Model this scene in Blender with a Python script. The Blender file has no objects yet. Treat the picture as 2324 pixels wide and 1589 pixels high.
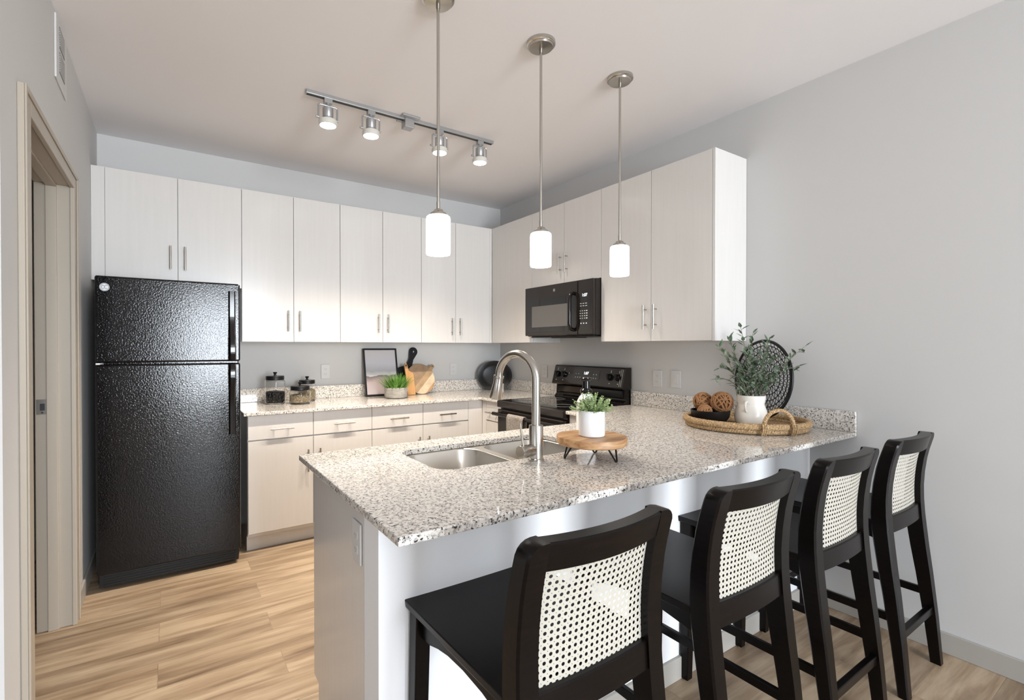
import bpy, bmesh, math, random
from mathutils import Vector, Matrix
random.seed(7)
PI = math.pi
S = bpy.context.scene
COL = S.collection

# ------------------------------------------------------------------ camera
FPX, PX, PY = 1093.15, 1089.77, 796.24
cam_d = bpy.data.cameras.new('camera'); cam = bpy.data.objects.new('camera', cam_d); COL.objects.link(cam)
cam_d.sensor_fit = 'HORIZONTAL'; cam_d.sensor_width = 36.0
cam_d.lens = FPX * 36 / 2324
cam_d.shift_x = (1162 - PX) / 2324
cam_d.shift_y = (PY - 794.5) / 2324
cam_d.clip_start = 0.02
cam.location = (-2.8443, -4.0337, 1.3349)
cam.rotation_euler = (PI / 2 - 0.008, 0, -0.5725)
S.camera = cam

# ------------------------------------------------------------------ look
S.view_settings.view_transform = 'Standard'
S.view_settings.look = 'None'
S.view_settings.gamma = 1
S.view_settings.exposure = 0.30
S.view_settings.use_curve_mapping = False

# ------------------------------------------------------------------ world and daylight through the windows
W = bpy.data.worlds.new('world'); S.world = W; W.use_nodes = True
W.node_tree.nodes['Background'].inputs[0].default_value = (0.80, 0.88, 1.0, 1)
W.node_tree.nodes['Background'].inputs[1].default_value = 1.0


def area(name, loc, rot, sx, sy, power, col):
    l = bpy.data.lights.new(name, 'AREA'); l.shape = 'RECTANGLE'; l.size = sx; l.size_y = sy
    l.energy = power; l.color = col
    o = bpy.data.objects.new(name, l); o.location = loc; o.rotation_euler = rot; COL.objects.link(o)
    return o


DAY = (0.86, 0.93, 1.0)
area('daylight_window_one', (-1.80, -8.92, 1.33), (PI / 2 + 0.12, 0, 0), 1.7, 2.15, 330, DAY)
area('daylight_window_two', (-6.33, -5.6, 0.95), (0, -PI / 2, 0), 1.7, 2.2, 12, DAY)

# ------------------------------------------------------------------ node material helpers
MATS = {}


def mat(name, col, rough=0.5, metal=0.0, **kw):
    m = bpy.data.materials.new(name); m.use_nodes = True
    b = m.node_tree.nodes['Principled BSDF']
    b.inputs['Base Color'].default_value = (*col, 1)
    b.inputs['Roughness'].default_value = rough
    b.inputs['Metallic'].default_value = metal
    for k, v in kw.items():
        b.inputs[k.replace('_', ' ')].default_value = v
    MATS[name] = m
    return m


def N(m, t, **kw):
    n = m.node_tree.nodes.new(t)
    for k, v in kw.items():
        if k.startswith('i_'):
            n.inputs[k[2:].replace('_', ' ')].default_value = v
        else:
            setattr(n, k, v)
    return n


def L(m, a, ao, b, bi):
    m.node_tree.links.new(a.outputs[ao], b.inputs[bi])


def BS(m):
    return m.node_tree.nodes['Principled BSDF']


def coords(m, scale=(1, 1, 1), out='Object', rot=(0, 0, 0)):
    tc = N(m, 'ShaderNodeTexCoord'); mp = N(m, 'ShaderNodeMapping')
    mp.inputs['Scale'].default_value = scale
    mp.inputs['Rotation'].default_value = rot
    L(m, tc, out, mp, 'Vector')
    return mp


def bump(m, mp, scale, strength, dist=0.002, detail=3.0, tex='noise'):
    if tex == 'noise':
        n = N(m, 'ShaderNodeTexNoise', i_Scale=scale, i_Detail=detail); o = 'Fac'
    else:
        n = N(m, 'ShaderNodeTexVoronoi', i_Scale=scale); o = 'Distance'
    L(m, mp, 'Vector', n, 'Vector')
    b = N(m, 'ShaderNodeBump', i_Strength=strength, i_Distance=dist)
    L(m, n, o, b, 'Height'); L(m, b, 'Normal', BS(m), 'Normal')
    return n


def ramp(m, stops, interp='LINEAR'):
    r = N(m, 'ShaderNodeValToRGB'); e = r.color_ramp.elements
    r.color_ramp.interpolation = interp
    while len(e) < len(stops):
        e.new(0.5)
    for x, (p, c) in zip(e, stops):
        x.position = p; x.color = (*c, 1)
    return r


WALL = mat('wall_paint', (0.585, 0.578, 0.568), 0.75)
PANEL = mat('white_panel', (0.83, 0.835, 0.85), 0.6)
bump(WALL, coords(WALL), 260, 0.12, 0.001)
CEIL = mat('ceiling_paint', (0.80, 0.78, 0.785), 0.85)
bump(CEIL, coords(CEIL), 120, 0.12, 0.001)
CAB = mat('cabinet_white', (0.76, 0.74, 0.715), 0.22)
_n = N(CAB, 'ShaderNodeTexNoise', i_Scale=1.0, i_Detail=5.0); L(CAB, coords(CAB, (60, 60, 3)), 'Vector', _n, 'Vector')
_r = ramp(CAB, [(0.3, (0.665, 0.645, 0.622)), (0.7, (0.685, 0.665, 0.642))]); L(CAB, _n, 'Fac', _r, 'Fac'); L(CAB, _r, 'Color', BS(CAB), 'Base Color')
TRIM = mat('trim_greige', (0.41, 0.36, 0.295), 0.4)
BASEB = mat('baseboard_grey', (0.40, 0.378, 0.345), 0.45)
STEEL = mat('brushed_nickel', (0.50, 0.475, 0.435), 0.24, 1.0)
bump(STEEL, coords(STEEL, (400, 400, 20)), 1.0, 0.05, 0.001)
SINKM = mat('sink_steel', (0.60, 0.575, 0.53), 0.30, 1.0)
bump(SINKM, coords(SINKM, (15, 300, 300)), 1.0, 0.06, 0.001)
TRACKM = mat('track_silver', (0.40, 0.40, 0.40), 0.35, 0.7)
BLACK = mat('gloss_black', (0.006, 0.005, 0.005), 0.10, Specular_IOR_Level=0.4)
BLACKM = mat('matte_black', (0.007, 0.007, 0.0075), 0.36, Specular_IOR_Level=0.3)
WARMBLK = mat('appliance_black', (0.016, 0.012, 0.010), 0.10, Specular_IOR_Level=0.4)
GLASSBLK = mat('black_glass', (0.006, 0.006, 0.006), 0.04)
MWWIN = mat('microwave_window', (0.10, 0.095, 0.09), 0.12)
FRIDGE = mat('pebbled_black', (0.003, 0.003, 0.004), 0.07, Specular_IOR_Level=0.38)
_mp = coords(FRIDGE)
_n1 = N(FRIDGE, 'ShaderNodeTexNoise', i_Scale=125.0, i_Detail=2.0, i_Distortion=0.6); L(FRIDGE, _mp, 'Vector', _n1, 'Vector')
_b = N(FRIDGE, 'ShaderNodeBump', i_Strength=0.27, i_Distance=0.0022); L(FRIDGE, _n1, 'Fac', _b, 'Height'); L(FRIDGE, _b, 'Normal', BS(FRIDGE), 'Normal')
WHITE = mat('white_plastic', (0.62, 0.615, 0.605), 0.4)
WHITEG = mat('white_glaze', (0.80, 0.80, 0.80), 0.25)
CREAM = mat('cream_glaze', (0.78, 0.75, 0.69), 0.25)
DARKSLOT = mat('dark_slot', (0.02, 0.02, 0.02), 0.6)
SLOTM = mat('outlet_slot', (0.30, 0.29, 0.28), 0.6)
VENTD = mat('vent_dark', (0.16, 0.17, 0.18), 0.6)
PRINTL = mat('panel_print', (0.65, 0.62, 0.58), 0.5)
EMB = mat('emblem_silver', (0.35, 0.35, 0.35), 0.35, 0.9)
DIGIT = mat('display_digits', (0.9, 0.9, 0.9), 0.5, Emission_Color=(1, 0.98, 0.95, 1), Emission_Strength=1.5)
SHADE = mat('lit_opal_glass', (0.9, 0.9, 0.88), 0.3, Emission_Color=(1, 0.97, 0.92, 1), Emission_Strength=4.5)
LENS = mat('lit_spot_lens', (0.9, 0.9, 0.88), 0.3, Emission_Color=(1, 0.97, 0.90, 1), Emission_Strength=14.0)
RINGM = mat('lamp_ring', (0.62, 0.60, 0.55), 0.35)
GLASS = mat('jar_glass', (1, 1, 1), 0.02, Transmission_Weight=1.0, IOR=1.2)
BEAN = mat('dark_beans', (0.012, 0.010, 0.010), 0.3)
bump(BEAN, coords(BEAN), 60, 1.0, 0.02, tex='v')
GRAIN = mat('pale_grain', (0.50, 0.41, 0.28), 0.6)
_v = bump(GRAIN, coords(GRAIN), 110, 1.0, 0.01, tex='v')
_r = ramp(GRAIN, [(0.0, (0.62, 0.50, 0.32)), (1.0, (0.30, 0.23, 0.14))]); L(GRAIN, _v, 'Distance', _r, 'Fac'); L(GRAIN, _r, 'Color', BS(GRAIN), 'Base Color')
CONC = mat('concrete_pot', (0.40, 0.37, 0.33), 0.8)
_n = bump(CONC, coords(CONC, (20, 20, 120)), 1.0, 0.2, 0.002)
_r = ramp(CONC, [(0.35, (0.34, 0.31, 0.275)), (0.65, (0.46, 0.43, 0.39))]); L(CONC, _n, 'Fac', _r, 'Fac'); L(CONC, _r, 'Color', BS(CONC), 'Base Color')


def green(name, a, b, scale=25):
    m = mat(name, a, 0.5)
    n = N(m, 'ShaderNodeTexNoise', i_Scale=scale); L(m, coords(m), 'Vector', n, 'Vector')
    r = ramp(m, [(0.35, a), (0.65, b)]); L(m, n, 'Fac', r, 'Fac'); L(m, r, 'Color', BS(m), 'Base Color')
    return m


GRASS = green('grass_green', (0.05, 0.17, 0.015), (0.17, 0.36, 0.05), 60)
HERB = green('herb_green', (0.17, 0.28, 0.08), (0.46, 0.56, 0.28), 80)
OLIVE = green('olive_leaf', (0.035, 0.082, 0.038), (0.22, 0.27, 0.19), 40)
TWIG = mat('twig_brown', (0.16, 0.14, 0.10), 0.7)


def wood(name, a, b, scale=(3, 40, 40), rough=0.45):
    m = mat(name, a, rough)
    n = N(m, 'ShaderNodeTexNoise', i_Scale=1.0, i_Detail=6.0, i_Distortion=0.8); L(m, coords(m, scale), 'Vector', n, 'Vector')
    r = ramp(m, [(0.3, a), (0.7, b)]); L(m, n, 'Fac', r, 'Fac'); L(m, r, 'Color', BS(m), 'Base Color')
    return m


ACACIA = wood('acacia_slice', (0.30, 0.13, 0.045), (0.62, 0.38, 0.19), (6, 26, 60))
MANGO = mat('striped_mango', (0.6, 0.4, 0.2), 0.5)
_mp = coords(MANGO, (1, 1, 1), rot=(0, math.radians(45), 0)); _s = N(MANGO, 'ShaderNodeSeparateXYZ'); L(MANGO, _mp, 'Vector', _s, 'Vector')
_n = N(MANGO, 'ShaderNodeTexNoise', i_Scale=18.0, i_Detail=4.0); L(MANGO, coords(MANGO), 'Vector', _n, 'Vector')
_ma = N(MANGO, 'ShaderNodeMath', operation='MULTIPLY_ADD'); _ma.inputs[1].default_value = 3.2; _ma.inputs[2].default_value = 0.42; L(MANGO, _s, 'Z', _ma, 0)
_r = ramp(MANGO, [(0.0, (0.46, 0.27, 0.13)), (0.36, (0.62, 0.50, 0.34)), (0.56, (0.40, 0.27, 0.15)), (0.72, (0.30, 0.20, 0.12))], 'CONSTANT'); L(MANGO, _ma, 0, _r, 'Fac')
_mx = N(MANGO, 'ShaderNodeMixRGB', blend_type='OVERLAY'); _mx.inputs['Fac'].default_value = 0.5
L(MANGO, _r, 'Color', _mx, 'Color1'); L(MANGO, _n, 'Fac', _mx, 'Color2'); L(MANGO, _mx, 'Color', BS(MANGO), 'Base Color')
BAMBOO = wood('bamboo_orange', (0.50, 0.25, 0.09), (0.60, 0.34, 0.14), (60, 60, 4))
ESPR = mat('espresso_wood', (0.011, 0.0075, 0.006), 0.30, Specular_IOR_Level=0.17)
_n = N(ESPR, 'ShaderNodeTexNoise', i_Scale=1.0, i_Detail=4.0); L(ESPR, coords(ESPR, (20, 20, 160)), 'Vector', _n, 'Vector')
_r = ramp(ESPR, [(0.3, (0.002, 0.0016, 0.0015)), (0.75, (0.006, 0.0035, 0.003))]); L(ESPR, _n, 'Fac', _r, 'Fac'); L(ESPR, _r, 'Color', BS(ESPR), 'Base Color')
ROPE = mat('seagrass_rope', (0.42, 0.28, 0.14), 0.85)
_mp = coords(ROPE)
_w = N(ROPE, 'ShaderNodeTexNoise', i_Scale=150.0, i_Detail=3.0); L(ROPE, _mp, 'Vector', _w, 'Vector')
_r = ramp(ROPE, [(0.32, (0.26, 0.15, 0.065)), (0.68, (0.60, 0.43, 0.24))]); L(ROPE, _w, 'Fac', _r, 'Fac'); L(ROPE, _r, 'Color', BS(ROPE), 'Base Color')
_b = N(ROPE, 'ShaderNodeBump', i_Strength=0.8, i_Distance=0.004); L(ROPE, _w, 'Fac', _b, 'Height'); L(ROPE, _b, 'Normal', BS(ROPE), 'Normal')
WICK = mat('brown_twine', (0.30, 0.145, 0.06), 0.8)
TOWEL = mat('grey_towel', (0.33, 0.29, 0.25), 0.95)
_n = N(TOWEL, 'ShaderNodeTexNoise', i_Scale=220.0); L(TOWEL, coords(TOWEL), 'Vector', _n, 'Vector')
_r = ramp(TOWEL, [(0.4, (0.14, 0.122, 0.108)), (0.6, (0.34, 0.31, 0.28))]); L(TOWEL, _n, 'Fac', _r, 'Fac'); L(TOWEL, _r, 'Color', BS(TOWEL), 'Base Color')

# granite: pale feldspar with grey and black grains
GRAN = mat('speckled_granite', (0.6, 0.56, 0.52), 0.07)
_mp = coords(GRAN)
_n0 = N(GRAN, 'ShaderNodeTexNoise', i_Scale=105.0, i_Detail=2.0); L(GRAN, _mp, 'Vector', _n0, 'Vector')
_r0 = ramp(GRAN, [(0.36, (0.40, 0.375, 0.35)), (0.47, (0.66, 0.625, 0.58)), (0.64, (0.78, 0.75, 0.705))]); L(GRAN, _n0, 'Fac', _r0, 'Fac')
_n1 = N(GRAN, 'ShaderNodeTexNoise', i_Scale=150.0, i_Detail=3.0, i_Roughness=0.55); L(GRAN, coords(GRAN, (1, 1, 1.0), rot=(0.5, 0.3, 0.2)), 'Vector', _n1, 'Vector')
_r1 = ramp(GRAN, [(0.575, (0, 0, 0)), (0.62, (1, 1, 1))]); L(GRAN, _n1, 'Fac', _r1, 'Fac')
_mx = N(GRAN, 'ShaderNodeMixRGB'); L(GRAN, _r1, 'Color', _mx, 'Fac'); L(GRAN, _r0, 'Color', _mx, 'Color1'); _mx.inputs['Color2'].default_value = (0.04, 0.037, 0.037, 1)
L(GRAN, _mx, 'Color', BS(GRAN), 'Base Color')

# vinyl plank floor, planks along x
FLOOR = mat('oak_plank_floor', (0.5, 0.4, 0.3), 0.42)
_mp = coords(FLOOR, (1, 1, 1))
_bk = N(FLOOR, 'ShaderNodeTexBrick', i_Scale=1.0, i_Mortar_Size=0.0012, i_Brick_Width=1.22, i_Row_Height=0.178, i_Mortar_Smooth=0.2, i_Bias=0.0)
_bk.offset = 0.37; _bk.inputs['Color1'].default_value = (0.25, 0.25, 0.25, 1); _bk.inputs['Color2'].default_value = (0.75, 0.75, 0.75, 1); _bk.inputs['Mortar'].default_value = (0.1, 0.1, 0.1, 1)
L(FLOOR, _mp, 'Vector', _bk, 'Vector')
_ns = N(FLOOR, 'ShaderNodeTexNoise', i_Scale=1.0, i_Detail=6.0, i_Roughness=0.6, i_Distortion=0.6)
_mp2 = coords(FLOOR, (1.6, 17, 1)); _ad = N(FLOOR, 'ShaderNodeVectorMath', operation='ADD'); L(FLOOR, _mp2, 'Vector', _ad, 0)
_sc = N(FLOOR, 'ShaderNodeVectorMath', operation='SCALE'); _sc.inputs['Scale'].default_value = 9.0; L(FLOOR, _bk, 'Color', _sc, 0); L(FLOOR, _sc, 'Vector', _ad, 1)
L(FLOOR, _ad, 'Vector', _ns, 'Vector')
_rf = ramp(FLOOR, [(0.28, (0.17, 0.112, 0.068)), (0.44, (0.31, 0.22, 0.14)), (0.58, (0.43, 0.325, 0.22)), (0.74, (0.54, 0.425, 0.30))]); L(FLOOR, _ns, 'Fac', _rf, 'Fac')
_mx = N(FLOOR, 'ShaderNodeMixRGB', blend_type='OVERLAY'); _mx.inputs['Fac'].default_value = 0.30
L(FLOOR, _rf, 'Color', _mx, 'Color1'); L(FLOOR, _bk, 'Color', _mx, 'Color2'); L(FLOOR, _mx, 'Color', BS(FLOOR), 'Base Color')

# cane webbing: square lattice of holes
CANE = mat('cane_webbing', (0.47, 0.445, 0.385), 0.6)
_tc = N(CANE, 'ShaderNodeTexCoord'); _s = N(CANE, 'ShaderNodeSeparateXYZ'); L(CANE, _tc, 'Object', _s, 'Vector')


def frac_c(m, src, so, pitch, off):
    a = N(m, 'ShaderNodeMath', operation='MULTIPLY_ADD'); a.inputs[1].default_value = 1 / pitch; a.inputs[2].default_value = off; L(m, src, so, a, 0)
    f = N(m, 'ShaderNodeMath', operation='FRACT'); L(m, a, 0, f, 0)
    d = N(m, 'ShaderNodeMath', operation='SUBTRACT'); d.inputs[1].default_value = 0.5; L(m, f, 0, d, 0)
    q = N(m, 'ShaderNodeMath', operation='MULTIPLY'); L(m, d, 0, q, 0); L(m, d, 0, q, 1)
    return q


def dots(m, off, rad):
    a = frac_c(m, _s, 'X', 0.0155, off); b = frac_c(m, _s, 'Z', 0.0150, off)
    c = N(m, 'ShaderNodeMath', operation='ADD'); L(m, a, 0, c, 0); L(m, b, 0, c, 1)
    t = N(m, 'ShaderNodeMath', operation='LESS_THAN'); t.inputs[1].default_value = rad * rad; L(m, c, 0, t, 0)
    return t


_d1 = dots(CANE, 0.0, 0.26); _d2 = dots(CANE, 0.5, 0.06)
_mxx = N(CANE, 'ShaderNodeMath', operation='MAXIMUM'); L(CANE, _d1, 0, _mxx, 0); L(CANE, _d2, 0, _mxx, 1)
_tr = N(CANE, 'ShaderNodeBsdfTransparent'); _ms = N(CANE, 'ShaderNodeMixShader')
L(CANE, _mxx, 0, _ms, 'Fac'); L(CANE, BS(CANE), 'BSDF', _ms, 1); L(CANE, _tr, 'BSDF', _ms, 2)
L(CANE, _ms, 'Shader', CANE.node_tree.nodes['Material Output'], 'Surface')

# abstract print
ART = mat('abstract_print', (0.6, 0.58, 0.6), 0.25)
_tc = N(ART, 'ShaderNodeTexCoord'); _s = N(ART, 'ShaderNodeSeparateXYZ'); L(ART, _tc, 'Object', _s, 'Vector')
_n = N(ART, 'ShaderNodeTexNoise', i_Scale=9.0, i_Detail=5.0); L(ART, _tc, 'Object', _n, 'Vector')
_a = N(ART, 'ShaderNodeMath', operation='MULTIPLY_ADD'); _a.inputs[1].default_value = 2.55; _a.inputs[2].default_value = -0.07; L(ART, _s, 'Z', _a, 0)
_nn = N(ART, 'ShaderNodeMath', operation='MULTIPLY_ADD'); _nn.inputs[1].default_value = 0.14; L(ART, _n, 'Fac', _nn, 0); L(ART, _a, 0, _nn, 2)
_r = ramp(ART, [(0.0, (0.50, 0.44, 0.45)), (0.30, (0.42, 0.34, 0.34)), (0.43, (0.13, 0.11, 0.11)), (0.455, (0.66, 0.64, 0.62)), (0.55, (0.40, 0.39, 0.41)), (0.72, (0.52, 0.51, 0.55)), (1.0, (0.53, 0.50, 0.51))]); L(ART, _nn, 0, _r, 'Fac')
L(ART, _r, 'Color', BS(ART), 'Base Color')


# ------------------------------------------------------------------ geometry helpers
class MB:
    def __init__(self):
        self.bm = bmesh.new()

    def face(self, vs):
        try:
            return self.bm.faces.new(vs)
        except ValueError:
            return None

    def box(self, x0, x1, y0, y1, z0, z1, mp=None):
        v = []
        for z in (z0, z1):
            for x, y in ((x0, y0), (x1, y0), (x1, y1), (x0, y1)):
                p = (x, y, z)
                v.append(self.bm.verts.new(mp(*p) if mp else p))
        for f in ((3, 2, 1, 0), (4, 5, 6, 7), (0, 1, 5, 4), (1, 2, 6, 5), (2, 3, 7, 6), (3, 0, 4, 7)):
            self.face([v[i] for i in f])
        return self

    def rings(self, rings, caps=True, closed=False):
        R = [[self.bm.verts.new(p) for p in r] for r in rings]
        n = len(R[0]); m = len(R)
        for i in range(m if closed else m - 1):
            a, b = R[i], R[(i + 1) % m]
            for j in range(n):
                self.face([a[j], a[(j + 1) % n], b[(j + 1) % n], b[j]])
        if caps and not closed:
            self.face(list(reversed(R[0]))); self.face(R[-1])
        return self

    def tube(self, pts, r, n=12, closed=False, caps=True):
        P = [Vector(p) for p in pts]; m = len(P); out = []
        up = None
        for i, p in enumerate(P):
            if closed:
                t = P[(i + 1) % m] - P[i - 1]
            else:
                t = P[min(i + 1, m - 1)] - P[max(i - 1, 0)]
            t.normalize()
            if up is None:
                up = Vector((0, 0, 1)) if abs(t.z) < 0.9 else Vector((1, 0, 0))
            s = t.cross(up); s.normalize(); up = s.cross(t); up.normalize()
            rr = r[i] if isinstance(r, (list, tuple)) else r
            out.append([p + (s * math.cos(2 * PI * k / n) + up * math.sin(2 * PI * k / n)) * rr for k in range(n)])
        return self.rings(out, caps, closed)

    def cyl(self, p0, p1, r, n=24, r1=None):
        return self.tube([p0, p1], [r, r if r1 is None else r1], n)

    def lathe(self, prof, c=(0, 0, 0), n=36, caps=True):
        return self.rings([[(c[0] + r * math.cos(2 * PI * k / n), c[1] + r * math.sin(2 * PI * k / n), c[2] + z) for k in range(n)] for r, z in prof], caps)

    def sphere(self, c, r, n=16, s=(1, 1, 1)):
        prof = [(max(1e-4, r * math.sin(PI * i / n)), -r * math.cos(PI * i / n)) for i in range(n + 1)]
        return self.rings([[(c[0] + s[0] * a * math.cos(2 * PI * k / (2 * n)), c[1] + s[1] * a * math.sin(2 * PI * k / (2 * n)), c[2] + s[2] * z) for k in range(2 * n)] for a, z in prof])

    def prism(self, pts, d0, d1, fn):
        a = [self.bm.verts.new(fn(u, v, d0)) for u, v in pts]; b = [self.bm.verts.new(fn(u, v, d1)) for u, v in pts]
        n = len(pts)
        for i in range(n):
            self.face([a[i], a[(i + 1) % n], b[(i + 1) % n], b[i]])
        self.face(list(reversed(a))); self.face(b)
        return self

    def grid(self, fn, nu, nv):
        V = [[self.bm.verts.new(fn(i / nu, j / nv)) for j in range(nv + 1)] for i in range(nu + 1)]
        for i in range(nu):
            for j in range(nv):
                self.face([V[i][j], V[i + 1][j], V[i + 1][j + 1], V[i][j + 1]])
        return self

    def slab(self, outer, holes, z0, z1):
        loops = [outer] + holes
        lev = []
        for z in (z0, z1):
            ed = []; vs = []
            for lp in loops:
                v = [self.bm.verts.new((x, y, z)) for x, y in lp]
                vs.append(v)
                for i in range(len(v)):
                    ed.append(self.bm.edges.new((v[i], v[(i + 1) % len(v)])))
            bmesh.ops.triangle_fill(self.bm, edges=ed, use_beauty=True, use_dissolve=False)
            lev.append(vs)
        for a, b in zip(*lev):
            n = len(a)
            for i in range(n):
                self.face([a[i], a[(i + 1) % n], b[(i + 1) % n], b[i]])
        return self


ORG = {}


def link(name, bm, m, parent=None, smooth=False, bevel=0.0, solid=0.0, label=None):
    b = bm.bm
    bmesh.ops.recalc_face_normals(b, faces=b.faces[:])
    if parent is not None and ORG.get(parent.name):
        bmesh.ops.translate(b, verts=b.verts[:], vec=-Vector(ORG[parent.name]))
    me = bpy.data.meshes.new(name); b.to_mesh(me); b.free()
    me.materials.append(m)
    o = bpy.data.objects.new(name, me); COL.objects.link(o)
    if parent is not None:
        o.parent = parent
        if parent.name in ORG:
            ORG[o.name] = ORG[parent.name]
    if smooth:
        for p in me.polygons:
            p.use_smooth = True
        me.set_sharp_from_angle(angle=math.radians(38))
    if solid:
        md = o.modifiers.new('solid', 'SOLIDIFY'); md.thickness = solid; md.offset = 0
    if bevel:
        md = o.modifiers.new('bevel', 'BEVEL'); md.width = bevel; md.segments = 2; md.limit_method = 'ANGLE'; md.angle_limit = math.radians(35)
    if label:
        o['label'] = label
    return o


def thing(name, label, cat, loc=(0, 0, 0), rot=(0, 0, 0), group=None, world=False):
    """an Empty at the thing's base; world=True: parts are given in world coordinates"""
    o = bpy.data.objects.new(name, None); COL.objects.link(o); o.empty_display_size = 0.05
    o.location = loc; o.rotation_euler = rot
    o['label'] = label; o['category'] = cat
    if group:
        o['group'] = group
    if world:
        ORG[o.name] = tuple(loc)
    return o


def tag(o, label, cat, group=None, kind=None):
    o['label'] = label; o['category'] = cat
    if group:
        o['group'] = group
    if kind:
        o['kind'] = kind
    return o


def struct(name, bm, m, parent=None, **k):
    o = link(name, bm, m, parent, **k)
    if parent is None:
        o['kind'] = 'structure'
    return o


def copy_tree(o, parent=None):
    c = o.copy(); COL.objects.link(c)
    if parent is not None:
        c.parent = parent
    for ch in list(o.children):
        copy_tree(ch, c)
    return c


def text_mesh(s, size, fn, m, name, parent):
    cu = bpy.data.curves.new('t', 'FONT'); cu.body = s; cu.size = size; cu.align_x = 'CENTER'; cu.align_y = 'CENTER'; cu.extrude = 0.0004
    to = bpy.data.objects.new('t', cu); COL.objects.link(to)
    me = bpy.data.meshes.new_from_object(to.evaluated_get(bpy.context.evaluated_depsgraph_get()))
    bpy.data.objects.remove(to); bpy.data.curves.remove(cu)
    b = MB(); b.bm.from_mesh(me); bpy.data.meshes.remove(me)
    for v in b.bm.verts:
        v.co = Vector(fn(v.co.x, v.co.y, v.co.z))
    return link(name, b, m, parent)


def rrect(x0, x1, y0, y1, r, n=6):
    p = []
    for cx, cy, a in ((x1 - r, y1 - r, 0), (x0 + r, y1 - r, 90), (x0 + r, y0 + r, 180), (x1 - r, y0 + r, 270)):
        for i in range(n + 1):
            t = math.radians(a + 90 * i / n); p.append((cx + r * math.cos(t), cy + r * math.sin(t)))
    return p


# ------------------------------------------------------------------ key dimensions (metres; x=0 right wall, y=0 back wall)
H = 2.738; XL = -3.241; YE = -2.168; ZC = 0.914; ZU = 1.372; ZT = 2.4335; DU = 0.3185
XR, YR = -6.4, -9.0

# ------------------------------------------------------------------ setting
struct('floor', MB().box(XR, 0.12, YR - 0.1, 0.12, -0.05, 0), FLOOR)
struct('ceiling', MB().box(XR, 0.12, YR - 0.1, 0.12, H, H + 0.05), CEIL)
struct('wall_back', MB().box(XR, 0.12, 0, 0.12, 0, H), WALL)
struct('wall_right', MB().box(0, 0.12, YR - 0.1, 0, 0, H), WALL)
wf = MB(); wf.box(XR - 0.1, XR, YR - 0.1, -6.75, 0, H); wf.box(XR - 0.1, XR, -4.45, 0.12, 0, H); wf.box(XR - 0.1, XR, -6.75, -4.45, 0, 0.06); wf.box(XR - 0.1, XR, -6.75, -4.45, 1.85, H)
struct('wall_far', wf, WALL)
w = MB()
for y in (-6.75, -5.63, -4.51):
    w.box(XR - 0.08, XR - 0.02, y, y + 0.06, 0.06, 1.85)
w.box(XR - 0.08, XR - 0.02, -6.69, -4.51, 0.06, 0.12); w.box(XR - 0.08, XR - 0.02, -6.69, -4.51, 1.79, 1.85)
struct('window_2', w, WHITE)
DY0, DY1, DZ = -1.91, -1.04, 2.10     # doorway in the left wall
wl = MB()
wl.box(XL - 0.12, XL, DY1 + 0.02, 0, 0, H)
wl.box(XL - 0.12, XL, YE, DY0 - 0.02, 0, H)
wl.box(XL - 0.12, XL, DY0 - 0.02, DY1 + 0.02, DZ + 0.02, H)
struct('wall_left', wl, WALL)
struct('wall_hall', MB().box(XR, XL - 0.12, YE, YE + 0.12, 0, H), WALL)
wr = MB()
wr.box(XR, -2.70, YR - 0.1, YR, 0, H); wr.box(-0.90, 0, YR - 0.1, YR, 0, H)
for a, b in ((-2.70, -0.90),):
    wr.box(a, b, YR - 0.1, YR, 0, 0.25); wr.box(a, b, YR - 0.1, YR, 2.45, H)
struct('wall_rear', wr, WALL)
for k, (a, b) in enumerate(((-2.70, -0.90),)):
    w = MB()
    w.box(a, b, YR - 0.08, YR - 0.02, 0.25, 0.31); w.box(a, b, YR - 0.08, YR - 0.02, 2.39, 2.45)
    for x in (a, (a + b) / 2 - 0.03, b - 0.06):
        w.box(x, x + 0.06, YR - 0.08, YR - 0.02, 0.31, 2.39)
    struct('window_%d' % (k + 1), w, WHITE)

# door casing and jamb
d1 = bpy.data.objects.new('door_1', None); COL.objects.link(d1); d1['kind'] = 'structure'; d1.location = (XL - 0.06, (DY0 + DY1) / 2, 0); ORG['door_1'] = tuple(d1.location)
c = MB()
CW = 0.062
c.box(XL, XL + 0.018, DY1 - 0.008, DY1 + CW, 0, DZ + CW); c.box(XL, XL + 0.018, DY0 - CW - 0.02, DY0 + 0.008, 0, DZ + CW); c.box(XL, XL + 0.018, DY0 + 0.008, DY1 - 0.008, DZ - 0.008, DZ + CW)
c.box(XL + 0.018, XL + 0.024, DY1 + CW - 0.018, DY1 + CW, 0, DZ + CW); c.box(XL + 0.018, XL + 0.024, DY0 - CW - 0.02, DY0 - CW - 0.002, 0, DZ + CW)
c.box(XL + 0.018, XL + 0.024, DY0 - CW, DY1 + CW, DZ + CW - 0.018, DZ + CW)
link('casing', c, TRIM, d1, bevel=0.003)
j = MB()
j.box(XL - 0.13, XL + 0.002, DY1, DY1 + 0.019, 0, DZ); j.box(XL - 0.13, XL + 0.002, DY0 - 0.019, DY0, 0, DZ); j.box(XL - 0.13, XL + 0.002, DY0 - 0.019, DY1 + 0.019, DZ, DZ + 0.019)
j.box(XL - 0.088, XL - 0.048, DY1 - 0.012, DY1, 0, DZ - 0.012); j.box(XL - 0.088, XL - 0.048, DY0, DY0 + 0.012, 0, DZ - 0.012); j.box(XL - 0.088, XL - 0.048, DY0, DY1, DZ - 0.012, DZ)
link('jamb', j, TRIM, d1, bevel=0.002)
sp = MB(); sp.box(XL - 0.125, XL - 0.09, DY1 - 0.003, DY1 + 0.001, 1.02, 1.09)
o = link('strike_plate', sp, STEEL, d1, label='metal strike plate')
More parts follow.
